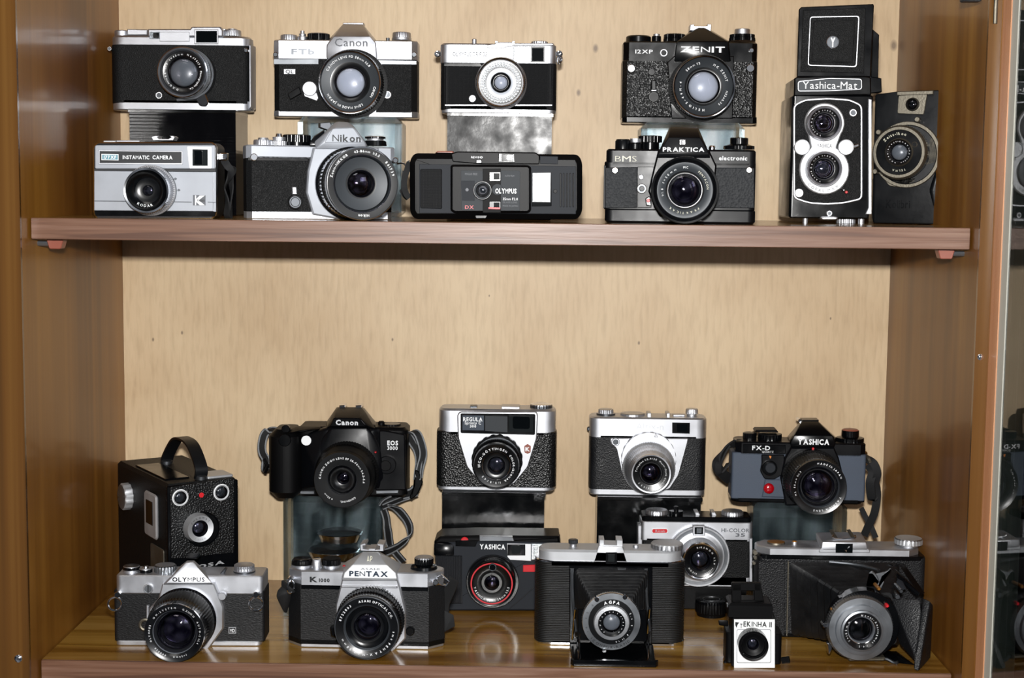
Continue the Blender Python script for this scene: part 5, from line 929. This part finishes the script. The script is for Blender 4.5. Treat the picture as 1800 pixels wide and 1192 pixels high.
# round black knob-shaped finder lying in front of the box
T = Thing('lens_hood', 'round knurled black lens hood lying in front of the low black box', 'lens hood', CJ, (778, 912), Y=-.107, z=ZL)
x = 0; k = T._sc(0)
r_ = 68*k
g = MB(); lathe(g, (0, .0, 0), [(r_*.9, 0, 'black plastic'), (r_*.92, .003, 'black plastic'), (r_, .004, 'black plastic', .04), (r_, .013, 'black plastic', .04), (r_*.95, .0155, 'black enamel'), (r_*.9, .016, 'lens ring black'), (1e-7, .016, 'lens ring black')], 'z', n=96, kn=30); T.out(g, 'hood_body', None)
g = MB()
for st, a0, a1, rr in (('MADE IN JAPAN', -75, 75, .74), ('LENS HOOD 38mm', 100, 260, .74)):
    lay, W = layout(st, .02, .12)
    for (vs, fs, wd_), xx in lay:
        a = math.radians(a0+(a1-a0)*((xx+wd_/2)/W)); ca, sa = math.cos(a), math.sin(a); s_ = r_*.16
        g.add([((rr*r_+(v_-.35)*s_)*sa+(u-wd_/2)*s_*ca, (rr*r_+(v_-.35)*s_)*ca-(u-wd_/2)*s_*sa, 0.0162) for u, v_ in vs], fs, 'dull silver')
lathe(g, (0, 0, .0159), [(r_*.55, 0, 'dull silver'), (r_*.55, .0003, 'dull silver'), (r_*.52, .0003, 'dull silver'), (r_*.52, 0, 'dull silver')], 'z', n=40, cap0=False)
T.out(g, 'top_lettering', None, smooth=False)
# ================================================================== LOWER SHELF, FRONT ROW
# --- SLR with tilted fast lens
Thing.kf = .5
T = Thing('slr_camera', 'silver and black SLR camera with pointed prism and round strap rings, front left below', 'camera', CF, (400, 1066), Y=None, z=ZL, yaw=2)
T.body('camera_body', 28, 780, 1044, 790, 33, 'weave leather', 'round', 4, w=-1); T.body('base_plate', 38, 762, 1068, 1042, 33, SC, 'round', 5, zb=0); T.body('top_plate', 38, 774, 808, 716, 34, SC, 'round', 5, bev=1)
T.plate('mirror_housing', [(270, 755), (528, 755), (575, 870), (575, 980), (500, 1085), (200, 1085), (205, 880), (250, 830)], -3, 7, SC, 1.2)
pr = T.hull('prism_housing', [(275, 760, 8), (525, 758, 8), (290, 752, 9), (515, 750, 9), (388, 650, 4), (425, 648, 4), (395, 640, -4), (430, 640, -4), (398, 640, -28), (430, 640, -28), (262, 745, -28), (545, 745, -28), (530, 760, -4), (270, 760, -4)], SC, .8)
T.text('logo_lettering', 'OLYMPUS', 320, 724, 482, 744, 10.6, 'black ink', pr, .03); g = MB(); T.plate('', [(384, 632), (388, 626), (440, 626), (444, 634)], -26, -8, 'black enamel', .4, into=g); T.out(g, 'shoe_cover', pr)
T.knob('wind_knob', 118, 722, -16, [(16, 0, SC), (16, 4, SC), (15, 4.5, 'black enamel'), (15, 9, 'black enamel'), (14, 10.5, SC), (12.5, 11, 'dark steel')]); T.knob('shutter_button', 188, 722, -13, [(12, 0, 'black enamel'), (12, 6, 'black enamel'), (11, 7.5, SC), (6, 8, SC), (5, 11, 'polished chrome')]); T.knob('speed_dial', 286, 722, -16, [(20, 0, SC), (20, 5, 'brushed grey', .05), (20, 11, 'brushed grey', .05), (18, 12.5, 'dark steel'), (10, 12.8, 'dull silver')]); T.knob('rewind_knob', 680, 718, -16, [(20, 0, 'dark steel'), (20, 3, 'dark steel'), (18.5, 4, SC, .04), (18.5, 8, SC, .04), (17.5, 8.5, SC), (18.5, 9, SC, .04), (18.5, 13, SC, .04), (16, 14.5, SC)]); T.plate('power_lever', [(556, 708), (580, 680), (592, 684), (575, 712)], -14, -8, 'dark steel', .5)
T.disc('flash_socket', 199, 782, 24, 0, 2.5, SC, face='brushed grey', dish=.5, rim=.2); T.plate('socket_slot', [(196, 762), (202, 762), (202, 802), (196, 802)], 2, 2.9, 'dark steel', .1)
for x, y, cx in ((45, 812, 34), (738, 812, 740)):
    T.disc('strap_lug', x, y, 16, -3, 5, 'polished chrome', rim=.3); T.loop('strap_ring', cx, 856, 34, 2, 1.1, 'polished chrome', turn=12)
T.plate('timer_lever', rounded([(190, 865), (202, 865), (204, 950), (190, 960)], 4), 0, 5, SC, .6); T.loop('timer_ring', 186, 960, 26, 4, 1.6, 'worn nickel'); T.disc('release_button', 568, 820, 20, 3, 8, SC, kn=.05)
v = T.plate('badge', [(601, 973), (638, 973), (638, 1004), (601, 1004)], -1.2, -.2, SC, .1); T.plate('badge_field', [(604, 976), (635, 976), (635, 1001), (604, 1001)], -.6, 0, 'black ink', .05, v); T.text('badge_lettering', 'MD', 608, 981, 632, 997, .1, W_, v)
T.lens('lens', 330, 1002, 150, 50, [(1.12, -44, SC), (1.12, -40, SC), (1.06, -38, 'black enamel'), (1.06, -33, 'black enamel', .03), (1.1, -32, 'black enamel'), (1.1, -26, 'rubber', .04), (1.06, -14, 'rubber', .04), (1.02, -12, 'black enamel'), (1.0, -8, 'black enamel', .02), (1.0, -2, 'black enamel'), (.99, 0, 'polished chrome'), (.95, -.3, 'lens ring black'), (.74, -3, 'lens ring black'), (.72, -4, 'grey inner barrel'), (.66, -8, 'dark steel')], glass=.64, gd=-8, bulge=7, kn=40, inner='violet glass element',
  texts=[('OM-SYSTEM', -58, 5, .84, .085, -1.7, W_, 0), ('G.ZUIKO', 18, 52, .84, .085, -1.7, W_, 0), ('AUTO-S 1:1.4', 62, 118, .84, .085, -1.7, W_, 0), ('f=50mm', 152, 185, .84, .085, -1.7, W_, 0), ('808028', 200, 232, .84, .085, -1.7, W_, .01), ('OLYMPUS', 246, 288, .84, .085, -1.7, W_, .01)])
# --- SLR with white nameplate
T = Thing('slr_camera', 'silver and black SLR camera with bright white nameplate and black strap, lower shelf front', 'camera', CH, (800, 1010), Y=None, z=ZL, yaw=-1)
T.body('camera_body', 152, 1418, 975, 500, 33, 'weave leather', 'chamf', 12); T.body('base_band', 152, 1418, 990, 940, 33.4, 'black enamel', 'chamf', 12); T.body('base_plate', 158, 1410, 1016, 975, 34, SC, 'chamf', 12, zb=0); T.body('top_plate', 158, 1408, 520, 392, 34, SC, 'chamf', 12, bev=1); T.body('accent_band', 156, 1412, 545, 500, 33.6, 'black enamel', 'chamf', 12, w=.1)
T.plate('mirror_housing', [(600, 455), (1050, 455), (1075, 540), (1115, 700), (1115, 930), (1010, 1040), (600, 1010), (550, 900), (550, 660), (580, 540)], -4, 6, SC, 1.2); T.plate('housing_ridge', [(596, 500), (1045, 505), (1050, 525), (590, 520)], 5, 7.5, SC, .8)
pr = T.hull('prism_housing', [(598, 460, 8), (1048, 462, 8), (618, 400, 8), (1035, 400, 8), (682, 335, 8), (965, 338, 8), (770, 232, -4), (890, 232, -4), (775, 226, -28), (900, 226, -28), (600, 330, -30), (1080, 325, -30), (600, 460, -10), (1060, 462, -10)], 'pale aluminium', .9)
T.plate('nameplate', rounded([(612, 442), (622, 402), (684, 338), (962, 338), (1030, 402), (1042, 448)], 8), 7.5, 9.2, W_, .5, pr); T.plate('prism_front', [(690, 332), (768, 240), (890, 240), (958, 334)], -5, 3, 'brushed grey', .3, pr) if 0 else None
T.text('logo_lettering', 'PENTAX', 660, 390, 972, 424, 9.3, 'navy badge', pr, .04); T.text('maker_lettering', 'ASAHI', 752, 362, 902, 374, 9.3, 'grey ink', pr, 0)
T.text('model_lettering', 'K', 342, 432, 405, 472, .2, 'black ink', None, .04); T.text('model_lettering', '1000', 416, 446, 502, 472, .2, 'black ink', None, .05)
T.text('prism_lettering', 'AP', 800, 262, 846, 316, 4.5, 'cream paint', pr, 0)
g = MB(); T.plate('', [(750, 222), (748, 172), (790, 160), (795, 178), (770, 182), (772, 208), (815, 212), (815, 205), (870, 205), (870, 214), (905, 210), (905, 184), (885, 180), (885, 165), (938, 172), (936, 226)], -26, -8, SC, .4, into=g); T.out(g, 'accessory_shoe', pr)
T.knob('wind_knob', 282, 372, -18, [(20, 0, SC), (20, 4, SC), (19, 5, 'black plastic'), (19, 11, 'black plastic', .03), (16, 14.5, 'black enamel'), (10, 15.5, 'black enamel')]); T.knob('shutter_button', 398, 378, -12, [(9.5, 0, SC), (9.5, 8, SC), (8, 12, SC, .05), (8, 17, SC, .05), (6, 18, 'polished chrome')]); T.knob('speed_dial', 515, 372, -18, [(16, 0, SC), (16, 3.5, SC), (17.5, 4, 'black enamel', .04), (17.5, 14, 'black enamel', .04), (15, 16, 'black plastic')]); T.knob('rewind_knob', 1262, 378, -18, [(25, 0, 'black enamel'), (23, 5, 'black enamel'), (15, 8, 'black enamel'), (17.5, 9, 'black enamel', .04), (17.5, 19, 'black enamel', .04), (15, 21.5, 'dull silver')])
T.plate('red_index', [(605, 344), (625, 344), (625, 348), (605, 348)], -10, -6, 'red paint', .1)
for x, y in ((182, 462), (1356, 478)): T.disc('strap_lug', x, y, 26, -9, 0, 'polished chrome', rim=.3, face='dark steel')
T.loop('strap_ring', 188, 512, 26, 0, 1.2, 'polished chrome', ry=50, turn=35); T.wire('strap_ring', [(1360, 440, -8), (1400, 415, -6), (1465, 470, -4), (1440, 500, -4), (1380, 490, -6)], 1.0, 'polished chrome', closed=True, smooth=False)
T.hull('neck_strap', [(150, 470, -8), (80, 540, -6), (68, 600, -4), (130, 720, -8), (152, 735, -14), (205, 545, -4), (150, 560, 2), (90, 545, -14), (165, 700, -20)], 'strap black', 1.5); T.wire('neck_strap', [(120, 480, -6), (170, 530, 0), (200, 560, -2)], (3, 1), 'strap black', flat=(.3, -.6, .8))
T.wire('neck_strap', [(1505, 450, -4), (1470, 540, -10), (1430, 640, -16), (1425, 760, -18)], (5, .8), 'strap black', flat=lambda u: (.8, -.5, .3)); T.hull('strap_end', [(1425, 700, -14), (1500, 740, -12), (1512, 830, -12), (1425, 878, -14), (1425, 700, -17), (1500, 740, -15), (1512, 830, -15), (1425, 878, -17)], 'strap black', .6)
T.disc('flash_socket', 1150, 872, 36, 0, 4, 'black enamel', face='black plastic', dish=-.4, rim=.2); T.plate('timer_side', rounded([(500, 840), (545, 830), (555, 930), (510, 915)], 14), 0, 8, 'black enamel', 1.5)
T.lens('lens', 800, 845, 264, 38, [(1.02, -34, SC), (1.02, -30, SC), (1.06, -29, 'black enamel', .03), (1.06, -24, 'black enamel', .03), (1.0, -23, 'black enamel'), (1.04, -22, 'rubber', .04), (1.04, -12, 'rubber', .04), (1.0, -11, 'black enamel'), (.98, -8, 'black enamel'), (1.0, -7, 'black enamel'), (1.0, -1, 'black enamel'), (.985, 0, 'dark steel'), (.955, .1, 'dark steel'), (.95, -.2, 'lens ring black'), (.72, -1.6, 'lens ring black'), (.70, -2, 'dark steel'), (.66, -3.2, 'lens ring grey'), (.5, -5, 'black enamel')], glass=.42, gd=-5, bulge=4, kn=44,
  texts=[('ASAHI OPTICAL CO.', -18, 68, .84, .1, -.8, W_, .02), ('smc PENTAX-M 1:2 50mm', 96, 246, .84, .1, -.8, W_, .02), ('8722803', 283, 325, .84, .1, -.8, W_, .02)])
# --- folding camera with silver top
Thing.kf = .55
T = Thing('folding_camera', 'folding camera with pale silver top and ribbed black sides, bellows pointing forwards', 'camera', CJ, (345, 1060), Y=None, z=ZL, yaw=0)
yb = -.215
T.body('camera_body', 24, 670, 1052, 700, 30, 'ribbed black', 'round', 14.5); T.body('base_plate', 26, 668, 1062, 1040, 31, 'polished chrome', 'round', 15, zb=0); T.body('trim_band', 26, 666, 722, 696, 31, 'polished chrome', 'round', 15, bev=.8)
T.body('top_plate', 42, 656, 706, 652, 30, 'pale aluminium', 'round', 14.5, bev=2)
T.hull('viewfinder_housing', [(272, 708, 0), (424, 708, 0), (296, 632, 0), (400, 634, 0), (296, 632, -24), (405, 634, -24), (262, 700, -26), (436, 700, -26)], 'pale aluminium', .8)
v = T.plate('viewfinder_window', [(328, 660), (376, 660), (376, 710), (328, 710)], -.2, 1, 'black enamel', .3); T.plate('window_glass', [(338, 668), (366, 668), (366, 700), (338, 700)], .8, 1.4, 'smoky window', .2, v)
g = MB(); T.plate('', [(299, 634), (301, 606), (322, 606), (322, 626), (374, 628), (374, 606), (400, 608), (402, 636)], -24, -6, 'pale aluminium', .5, into=g); T.out(g, 'accessory_shoe', None)
T.knob('wind_knob', 588, 690, -15, [(27, 0, 'dull silver', .03), (27, 7, 'dull silver', .03), (25, 9, 'pale aluminium'), (9, 9.2, 'dull silver')]); T.knob('shutter_button', 188, 656, -14, [(6, 0, SC), (6, 5, SC), (8, 6, 'dark steel', .05), (8, 12, 'dark steel', .05), (6, 13, 'dark steel')]); T.knob('screw', 456, 660, -14, [(5, 0, SC), (5, 3, SC), (4, 4.5, SC)]); T.plate('cover_catch', [(104, 668), (112, 658), (140, 660), (144, 670)], -16, -10, 'polished chrome', .5)
T.plate('bellows_frame', [(172, 716), (528, 722), (526, 1052), (172, 1046)], -2, 2, 'black enamel', .6)
g = MB()
for i in range(9):
    t = i/8; t1 = (i+1)/8 if i < 8 else 1
    x0 = 196+t*56; x1 = 512-t*60; y0 = 736+t*110; y1 = 1030-t*14
    T.plate('', rounded([(x0, y0), (x1, y0), (x1, y1), (x0, y1)], 16), 2+i*3.9, 5.6+i*3.9, 'bellows', 1.5, into=g)
T.out(g, 'bellows', None)
T.plate('catch', [(378, 728), (416, 730), (414, 738), (380, 738)], 1.6, 4, 'dark steel', .3)
for x in (184, 500):
    g = MB(); T.wire('', [(x, 735, 2), (x+4, 860, 12), (x+18, 1000, 34)], 1.3, 'dark steel', into=g); T.wire('', [(x+2, 1030, 6), (x+8, 960, 22), (x+14, 900, 38)], 1.2, 'polished chrome', into=g); T.plate('', [(x-8, 730), (x+8, 730), (x+8, 1020), (x-8, 1020)], 2, 3.2, 'dark steel', .3, into=g); T.out(g, 'strut', None)
a = T.P(172, 1050, 0)[0]; b = T.P(530, 1050, 0)[0]
g = MB(); extrude(g, rounded([(a, -.001), (b, -.001), (b-.002, -.058), (a+.002, -.058)], .003), .0, .0028, 'black enamel', .0006, 'z'); extrude(g, rounded([(a-.0005, -.055), (b+.0005, -.055), (b-.002, -.0605), (a+.002, -.0605)], .001), .0, .0055, 'black enamel', .0006, 'z'); bdr = T.out(g, 'bed_door', None)
for u in (.10, .90): g = MB(); x = a+(b-a)*u; tube(g, [(x, -.006, .004), (x, -.052, .004), (x, -.040, .024)], .0013, 'polished chrome'); T.out(g, 'rail', bdr)
T.plate('lens_standard', [(208, 905), (500, 905), (505, 1040), (208, 1036)], 34, 38, 'black enamel', .6)
T.lens('lens', 352, 956, 126, 44, [(.9, -12, 'black enamel'), (.92, -6, 'black enamel'), (1.0, -5, 'dull silver', .02), (1.0, -1, 'dull silver'), (.98, 0, 'polished chrome'), (.78, .4, 'brushed grey'), (.77, 1.2, 'lens ring black'), (.62, 1.4, 'lens ring black'), (.61, 2, 'polished chrome'), (.58, 5, 'pale aluminium'), (.46, 5.4, 'dull silver'), (.45, 5, 'lens ring black'), (.34, 4, 'lens ring black')], glass=.32, gd=3.6, bulge=3, inner='clouded glass element', irises=False,
  texts=[('AGFA', -24, 24, .70, .14, 1.5, W_, .04), ('5.6 4 . 8 11 16', 60, 170, .70, .08, 1.5, W_, .0), ('1 2 5 10 25 50', 190, 330, .87, .09, .4, 'black ink', .0), ('APOTAR 1:4.5 f=85mm', -150, 150, .395, .06, 4.7, W_, .0)])
T.ringlow('shutter_lettering', 'COMPUR-RAPID', 352, 956, 44.4, 112, 16, 225, 135, 'black ink')
for x, y in ((290, 862), (322, 1082), (410, 852)): T.disc('shutter_lever', x, y, 10, 36, 46, 'polished chrome')
# --- small toy camera
T = Thing('toy_camera', 'small black boxy toy camera with white front label and raised frame finder', 'camera', CL, (368, 1118), Y=None, z=ZL, yaw=-2)
T.body('camera_body', 198, 520, 1120, 748, 34, 'black plastic', 'box', zb=.0005, w=-.5, bev=1); T.body('film_chamber', 150, 568, 1110, 860, 26, 'black plastic', 'round', 4, w=-8, zb=.001)
T.body('top_block', 172, 500, 760, 640, 30, 'black plastic', 'box', w=-3, bev=2)
v = T.plate('front_label', [(213, 758), (516, 758), (516, 1118), (213, 1118)], -.5, 1, 'paper white', .3)
T.plate('label_line', rounded([(232, 830), (488, 830), (488, 1080), (232, 1080)], 14), .8, 1.15, 'grey ink', .05, v); T.plate('label_field', rounded([(236, 834), (484, 834), (484, 1076), (236, 1076)], 12), .9, 1.3, 'paper white', .05, v)
T.text('logo_lettering', 'EKINHA II', 282, 776, 494, 808, 1.2, 'black ink', v, .03); T.text('logo_lettering', 'T', 256, 788, 276, 822, 1.2, 'black ink', v, .02); T.plate('emblem', [(222, 776), (252, 780), (240, 794), (232, 820), (222, 800)], 1, 1.3, 'black ink', .05, v)
T.lens('lens', 358, 955, 111, 13, [(1, -12, 'black plastic'), (1, -.6, 'black enamel'), (.96, 0, 'black enamel'), (.88, -.4, 'black plastic'), (.84, -2, 'black plastic'), (.8, -2, 'black plastic'), (.76, -4, 'black plastic'), (.6, -5, 'black plastic'), (.44, -6, 'black plastic')], glass=.40, gd=-6, bulge=2.2, deep=4.5, inner='grey glass element')
g = MB()
for pts in ([(196, 495), (268, 492), (268, 655), (196, 655)], [(362, 490), (412, 492), (438, 640), (436, 658), (362, 656)], [(200, 488), (410, 488), (412, 545), (200, 545)], [(196, 612), (436, 612), (440, 662), (196, 662)]): T.plate('', pts, -14, -8, 'black plastic', .5, into=g)
T.out(g, 'frame_finder', None); T.plate('finder_eyepiece', [(430, 690), (482, 690), (486, 722), (428, 722)], -16, -5, 'charcoal plastic', .5); T.plate('side_clip', [(158, 640), (200, 632), (204, 664), (160, 668)], -14, -10, 'brushed grey', .4)
T.hull('wind_knob', [(95, 762, -10), (170, 762, -10), (100, 800, -10), (170, 810, -10), (95, 762, -20), (170, 762, -20), (100, 800, -20), (170, 810, -20)], 'black plastic', 1); T.wire('shutter_lever', [(566, 1060, -6), (625, 1052, -4)], (2.4, 1.6), 'black plastic', smooth=False, flat=(0, 0, 1)); T.loop('strap_lug', 162, 1080, 20, -14, 1.8, 'black plastic', turn=30)
# --- large folding camera, front door to the right
T = Thing('folding_camera', 'large worn folding camera with big silver lens pulled out, right end of lower shelf', 'camera', CL, (900, 893), Y=None, z=ZL, yaw=0); T.clampz = True
T.body('camera_body', 385, 1642, 892, 285, 34, 'worn black leather', 'round', 8, zb=.0008, bev=2); T.body('base_plate', 560, 1620, 900, 868, 33, 'black enamel', 'box', zb=0, w=.6)
T.body('trim_band', 400, 1638, 318, 284, 35, 'black enamel', 'round', 8, w=.5); T.body('top_plate', 392, 1602, 292, 230, 33, SC, 'chamf', 10, bev=1.2)
T.plate('left_panel', [(392, 322), (590, 326), (588, 880), (396, 870)], -.5, 1.6, 'worn black leather', .5); T.plate('panel_edge', [(612, 326), (622, 326), (610, 882), (600, 882)], -.5, 2, 'worn nickel', .2)
T.hull('viewfinder_housing', [(862, 240, 2), (1205, 240, 2), (868, 180, 2), (1196, 182, 2), (818, 108, -28), (1150, 104, -28), (820, 168, -30), (1230, 235, -28)], SC, .9); T.plate('housing_step', rounded([(845, 242), (862, 225), (1205, 228), (1222, 244), (1222, 262), (845, 260)], 6), -6, 1.6, SC, .5)
T.plate('viewfinder_window', [(968, 194), (1096, 195), (1094, 264), (968, 262)], 1.6, 2.6, 'dark window', .3)
g = MB()
for a in (916, 1048): T.hull('', [(a, 90, -24), (a+26, 84, -24), (a+42, 150, -8), (a+68, 150, -8), (a, 96, -24), (a+26, 92, -24), (a+42, 160, -8), (a+68, 160, -8)], 'worn nickel', .3, into=g)
T.wire('', [(950, 128, -6), (948, 150, -4), (1020, 160, -4), (1108, 152, -4), (1110, 132, -6)], .8, 'polished chrome', into=g); T.out(g, 'accessory_shoe', None)
T.knob('film_knob', 1506, 232, -16, [(18, 0, 'dull silver'), (18, 3, 'dull silver'), (24, 4, 'pale aluminium', .03), (24, 12, 'pale aluminium', .03), (22, 14, 'dull silver'), (8, 14.3, 'pale aluminium')]); T.knob('key_dial', 524, 205, -18, [(16, 0, 'worn nickel'), (15, 3, 'worn nickel'), (8, 4, 'gold brown')]); T.knob('release_button', 660, 222, -14, [(4.5, 0, SC), (4.5, 5, SC), (3, 7, 'gold brown')])
for k, (x, y) in enumerate(((372, 262), (375, 300), (362, 340))): T.disc('lug_ring', x, y, 20-3*k, -14, -10, 'worn nickel', rim=.3)
# bellows sweeping forwards
def quad(i, n):
    t = i/n; q = [(622, 330, 2), (1440, 335, 2), (1440, 880, 2), (640, 880, 2)]; e = [(1010, 560, 62), (1400, 540, 62), (1440, 960, 62), (1020, 940, 62)]
    return [tuple(q[k][j]*(1-t)+e[k][j]*t for j in range(3)) for k in range(4)]
g = MB(); N = 15
rings = []
for i in range(N+1):
    q = quad(i, N); c = (sum(p[0] for p in q)/4, sum(p[1] for p in q)/4); s_ = 1.0 if i % 2 == 0 else .93
    pl = rounded([(c[0]+(p[0]-c[0])*s_, c[1]+(p[1]-c[1])*s_) for p in q], 40, 3); rings.append([T.P3(a, b, q[0][2]) for a, b in pl])
n_ = len(rings[0]); vs = [p for r in rings for p in r]; fs = [[i*n_+j, i*n_+(j+1) % n_, (i+1)*n_+(j+1) % n_, (i+1)*n_+j] for i in range(N) for j in range(n_)]; fs.append([N*n_+j for j in range(n_)]); g.add(vs, fs, 'bellows'); T.out(g, 'bellows', None, angle=20)
# door: a shallow dished panel swung open to the right, with struts
g = MB(); hull(g, [T.P3(*p) for p in [(1618, 598, 70), (1668, 622, 74), (1692, 650, 68), (1672, 1040, 62), (1585, 1150, 97), (1545, 1125, 96), (1590, 1000, 90), (1648, 640, 66), (1600, 1120, 82), (1610, 620, 64)]], 'worn black leather', .0016); bd = T.out(g, 'bed_door', None)
g = MB(); hull(g, [T.P3(*p) for p in [(1380, 600, 62), (1600, 610, 70), (1610, 760, 76), (1575, 1090, 90), (1440, 940, 66), (1400, 800, 60), (1400, 620, 40), (1560, 640, 40)]], 'worn black leather', .002); T.out(g, 'bed_rail', bd)
g = MB(); T.hull('', [(1340, 350, 6), (1372, 340, 4), (1390, 350, 4), (1600, 560, 44), (1570, 590, 44), (1350, 380, 10)], 'black enamel', .8, into=g); T.hull('', [(1430, 335, 4), (1475, 340, 4), (1630, 560, 40), (1600, 580, 44)], 'black enamel', .8, into=g); T.hull('', [(1430, 335, 1), (1475, 340, 1), (1630, 560, 37), (1600, 580, 41), (1430, 335, 4), (1475, 340, 4), (1630, 560, 40), (1600, 580, 44)], 'black enamel', .5, into=g)
T.hull('', [(1375, 415, 14), (1440, 420, 14), (1495, 530, 40), (1440, 545, 42), (1375, 415, 11), (1440, 420, 11), (1495, 530, 37), (1440, 545, 39)], 'charcoal plastic', .6, into=g); T.out(g, 'strut', None)
for p, r in (((1455, 548), 16), ((1428, 590), 20), ((1540, 660), 14), ((1440, 680), 10)): T.disc('rivet', p[0], p[1], r, 44, 66, 'dark steel')
g = MB(); T.plate('', rounded([(1215, 420), (1240, 398), (1262, 415), (1310, 470), (1300, 510), (1250, 535), (1195, 535), (1190, 520), (1240, 515), (1285, 480), (1240, 420)], 8), 48, 51, 'brushed grey', .6, into=g); T.plate('', rounded([(1268, 422), (1340, 405), (1385, 382), (1335, 425), (1310, 440), (1330, 480), (1300, 545), (1265, 545), (1295, 490)], 8), 50, 53, 'brushed grey', .6, into=g); T.out(g, 'release_linkage', None)
T.wire('spring_arm', [(920, 330, 4), (1100, 348, 10), (1260, 382, 22), (1290, 400, 26)], 1.6, 'dark steel', smooth=True)
T.disc('shutter_housing', 1180, 800, 262, 58, 72, 'black enamel', rim=.05)
T.plate('shutter_arm', rounded([(990, 600), (1100, 566), (1230, 566), (1380, 600), (1400, 650), (1000, 640)], 14), 60, 70, 'black enamel', 1); T.disc('gold_knob', 1290, 530, 14, 56, 72, 'gold brown')
T.lens('lens', 1158, 835, 240, 82, [(1.04, -12, 'dark steel', .02), (1.04, -6, 'dark steel', .02), (1.0, -4, 'brushed grey'), (.98, -2, 'brushed grey'), (.80, -1.5, 'brushed grey'), (.78, 1.5, 'polished chrome'), (.66, 2, 'brushed grey'), (.64, 4, 'polished chrome'), (.585, 4.5, 'brushed grey'), (.56, 3.5, 'lens ring black'), (.43, 1, 'lens ring black'), (.41, .5, 'polished chrome'), (.385, -.5, 'grey inner barrel')], glass=.38, gd=-3, bulge=3, inner='dark glass element', barrel='grey inner barrel', irises=False,
  texts=[('Novar-Anastigmat', -8, 140, .495, .09, 3.0, W_, .0), ('1:4.5', 158, 192, .495, .08, 3.0, W_, .0), ('f=105mm', 228, 310, .495, .085, 3.0, W_, .0)])
T.disc('shutter_lever', 888, 803, 18, 66, 76, 'polished chrome'); T.plate('shutter_lever', rounded([(905, 935), (930, 930), (945, 975), (925, 1020), (910, 1015)], 8), 68, 74, 'polished chrome', .8); T.disc('red_button', 1352, 658, 14, 68, 77, 'red paint'); T.disc('screw', 945, 688, 14, 70, 74, 'gold brown')
T.plate('shutter_foot', rounded([(1050, 1040), (1340, 1040), (1330, 1066), (1070, 1068)], 8), 62, 74, 'worn nickel', .8); T.wire('strut', [(1260, 1060, 66), (1340, 1050, 70), (1400, 1080, 74), (1430, 1075, 76)], 1.6, 'dark steel')
T.hull('bed_foot', [(1290, 1030, 60), (1420, 1020, 60), (1560, 1130, 80), (1400, 1095, 74), (1290, 1060, 60), (1420, 1060, 40), (1300, 1060, 40)], 'black enamel', 1)
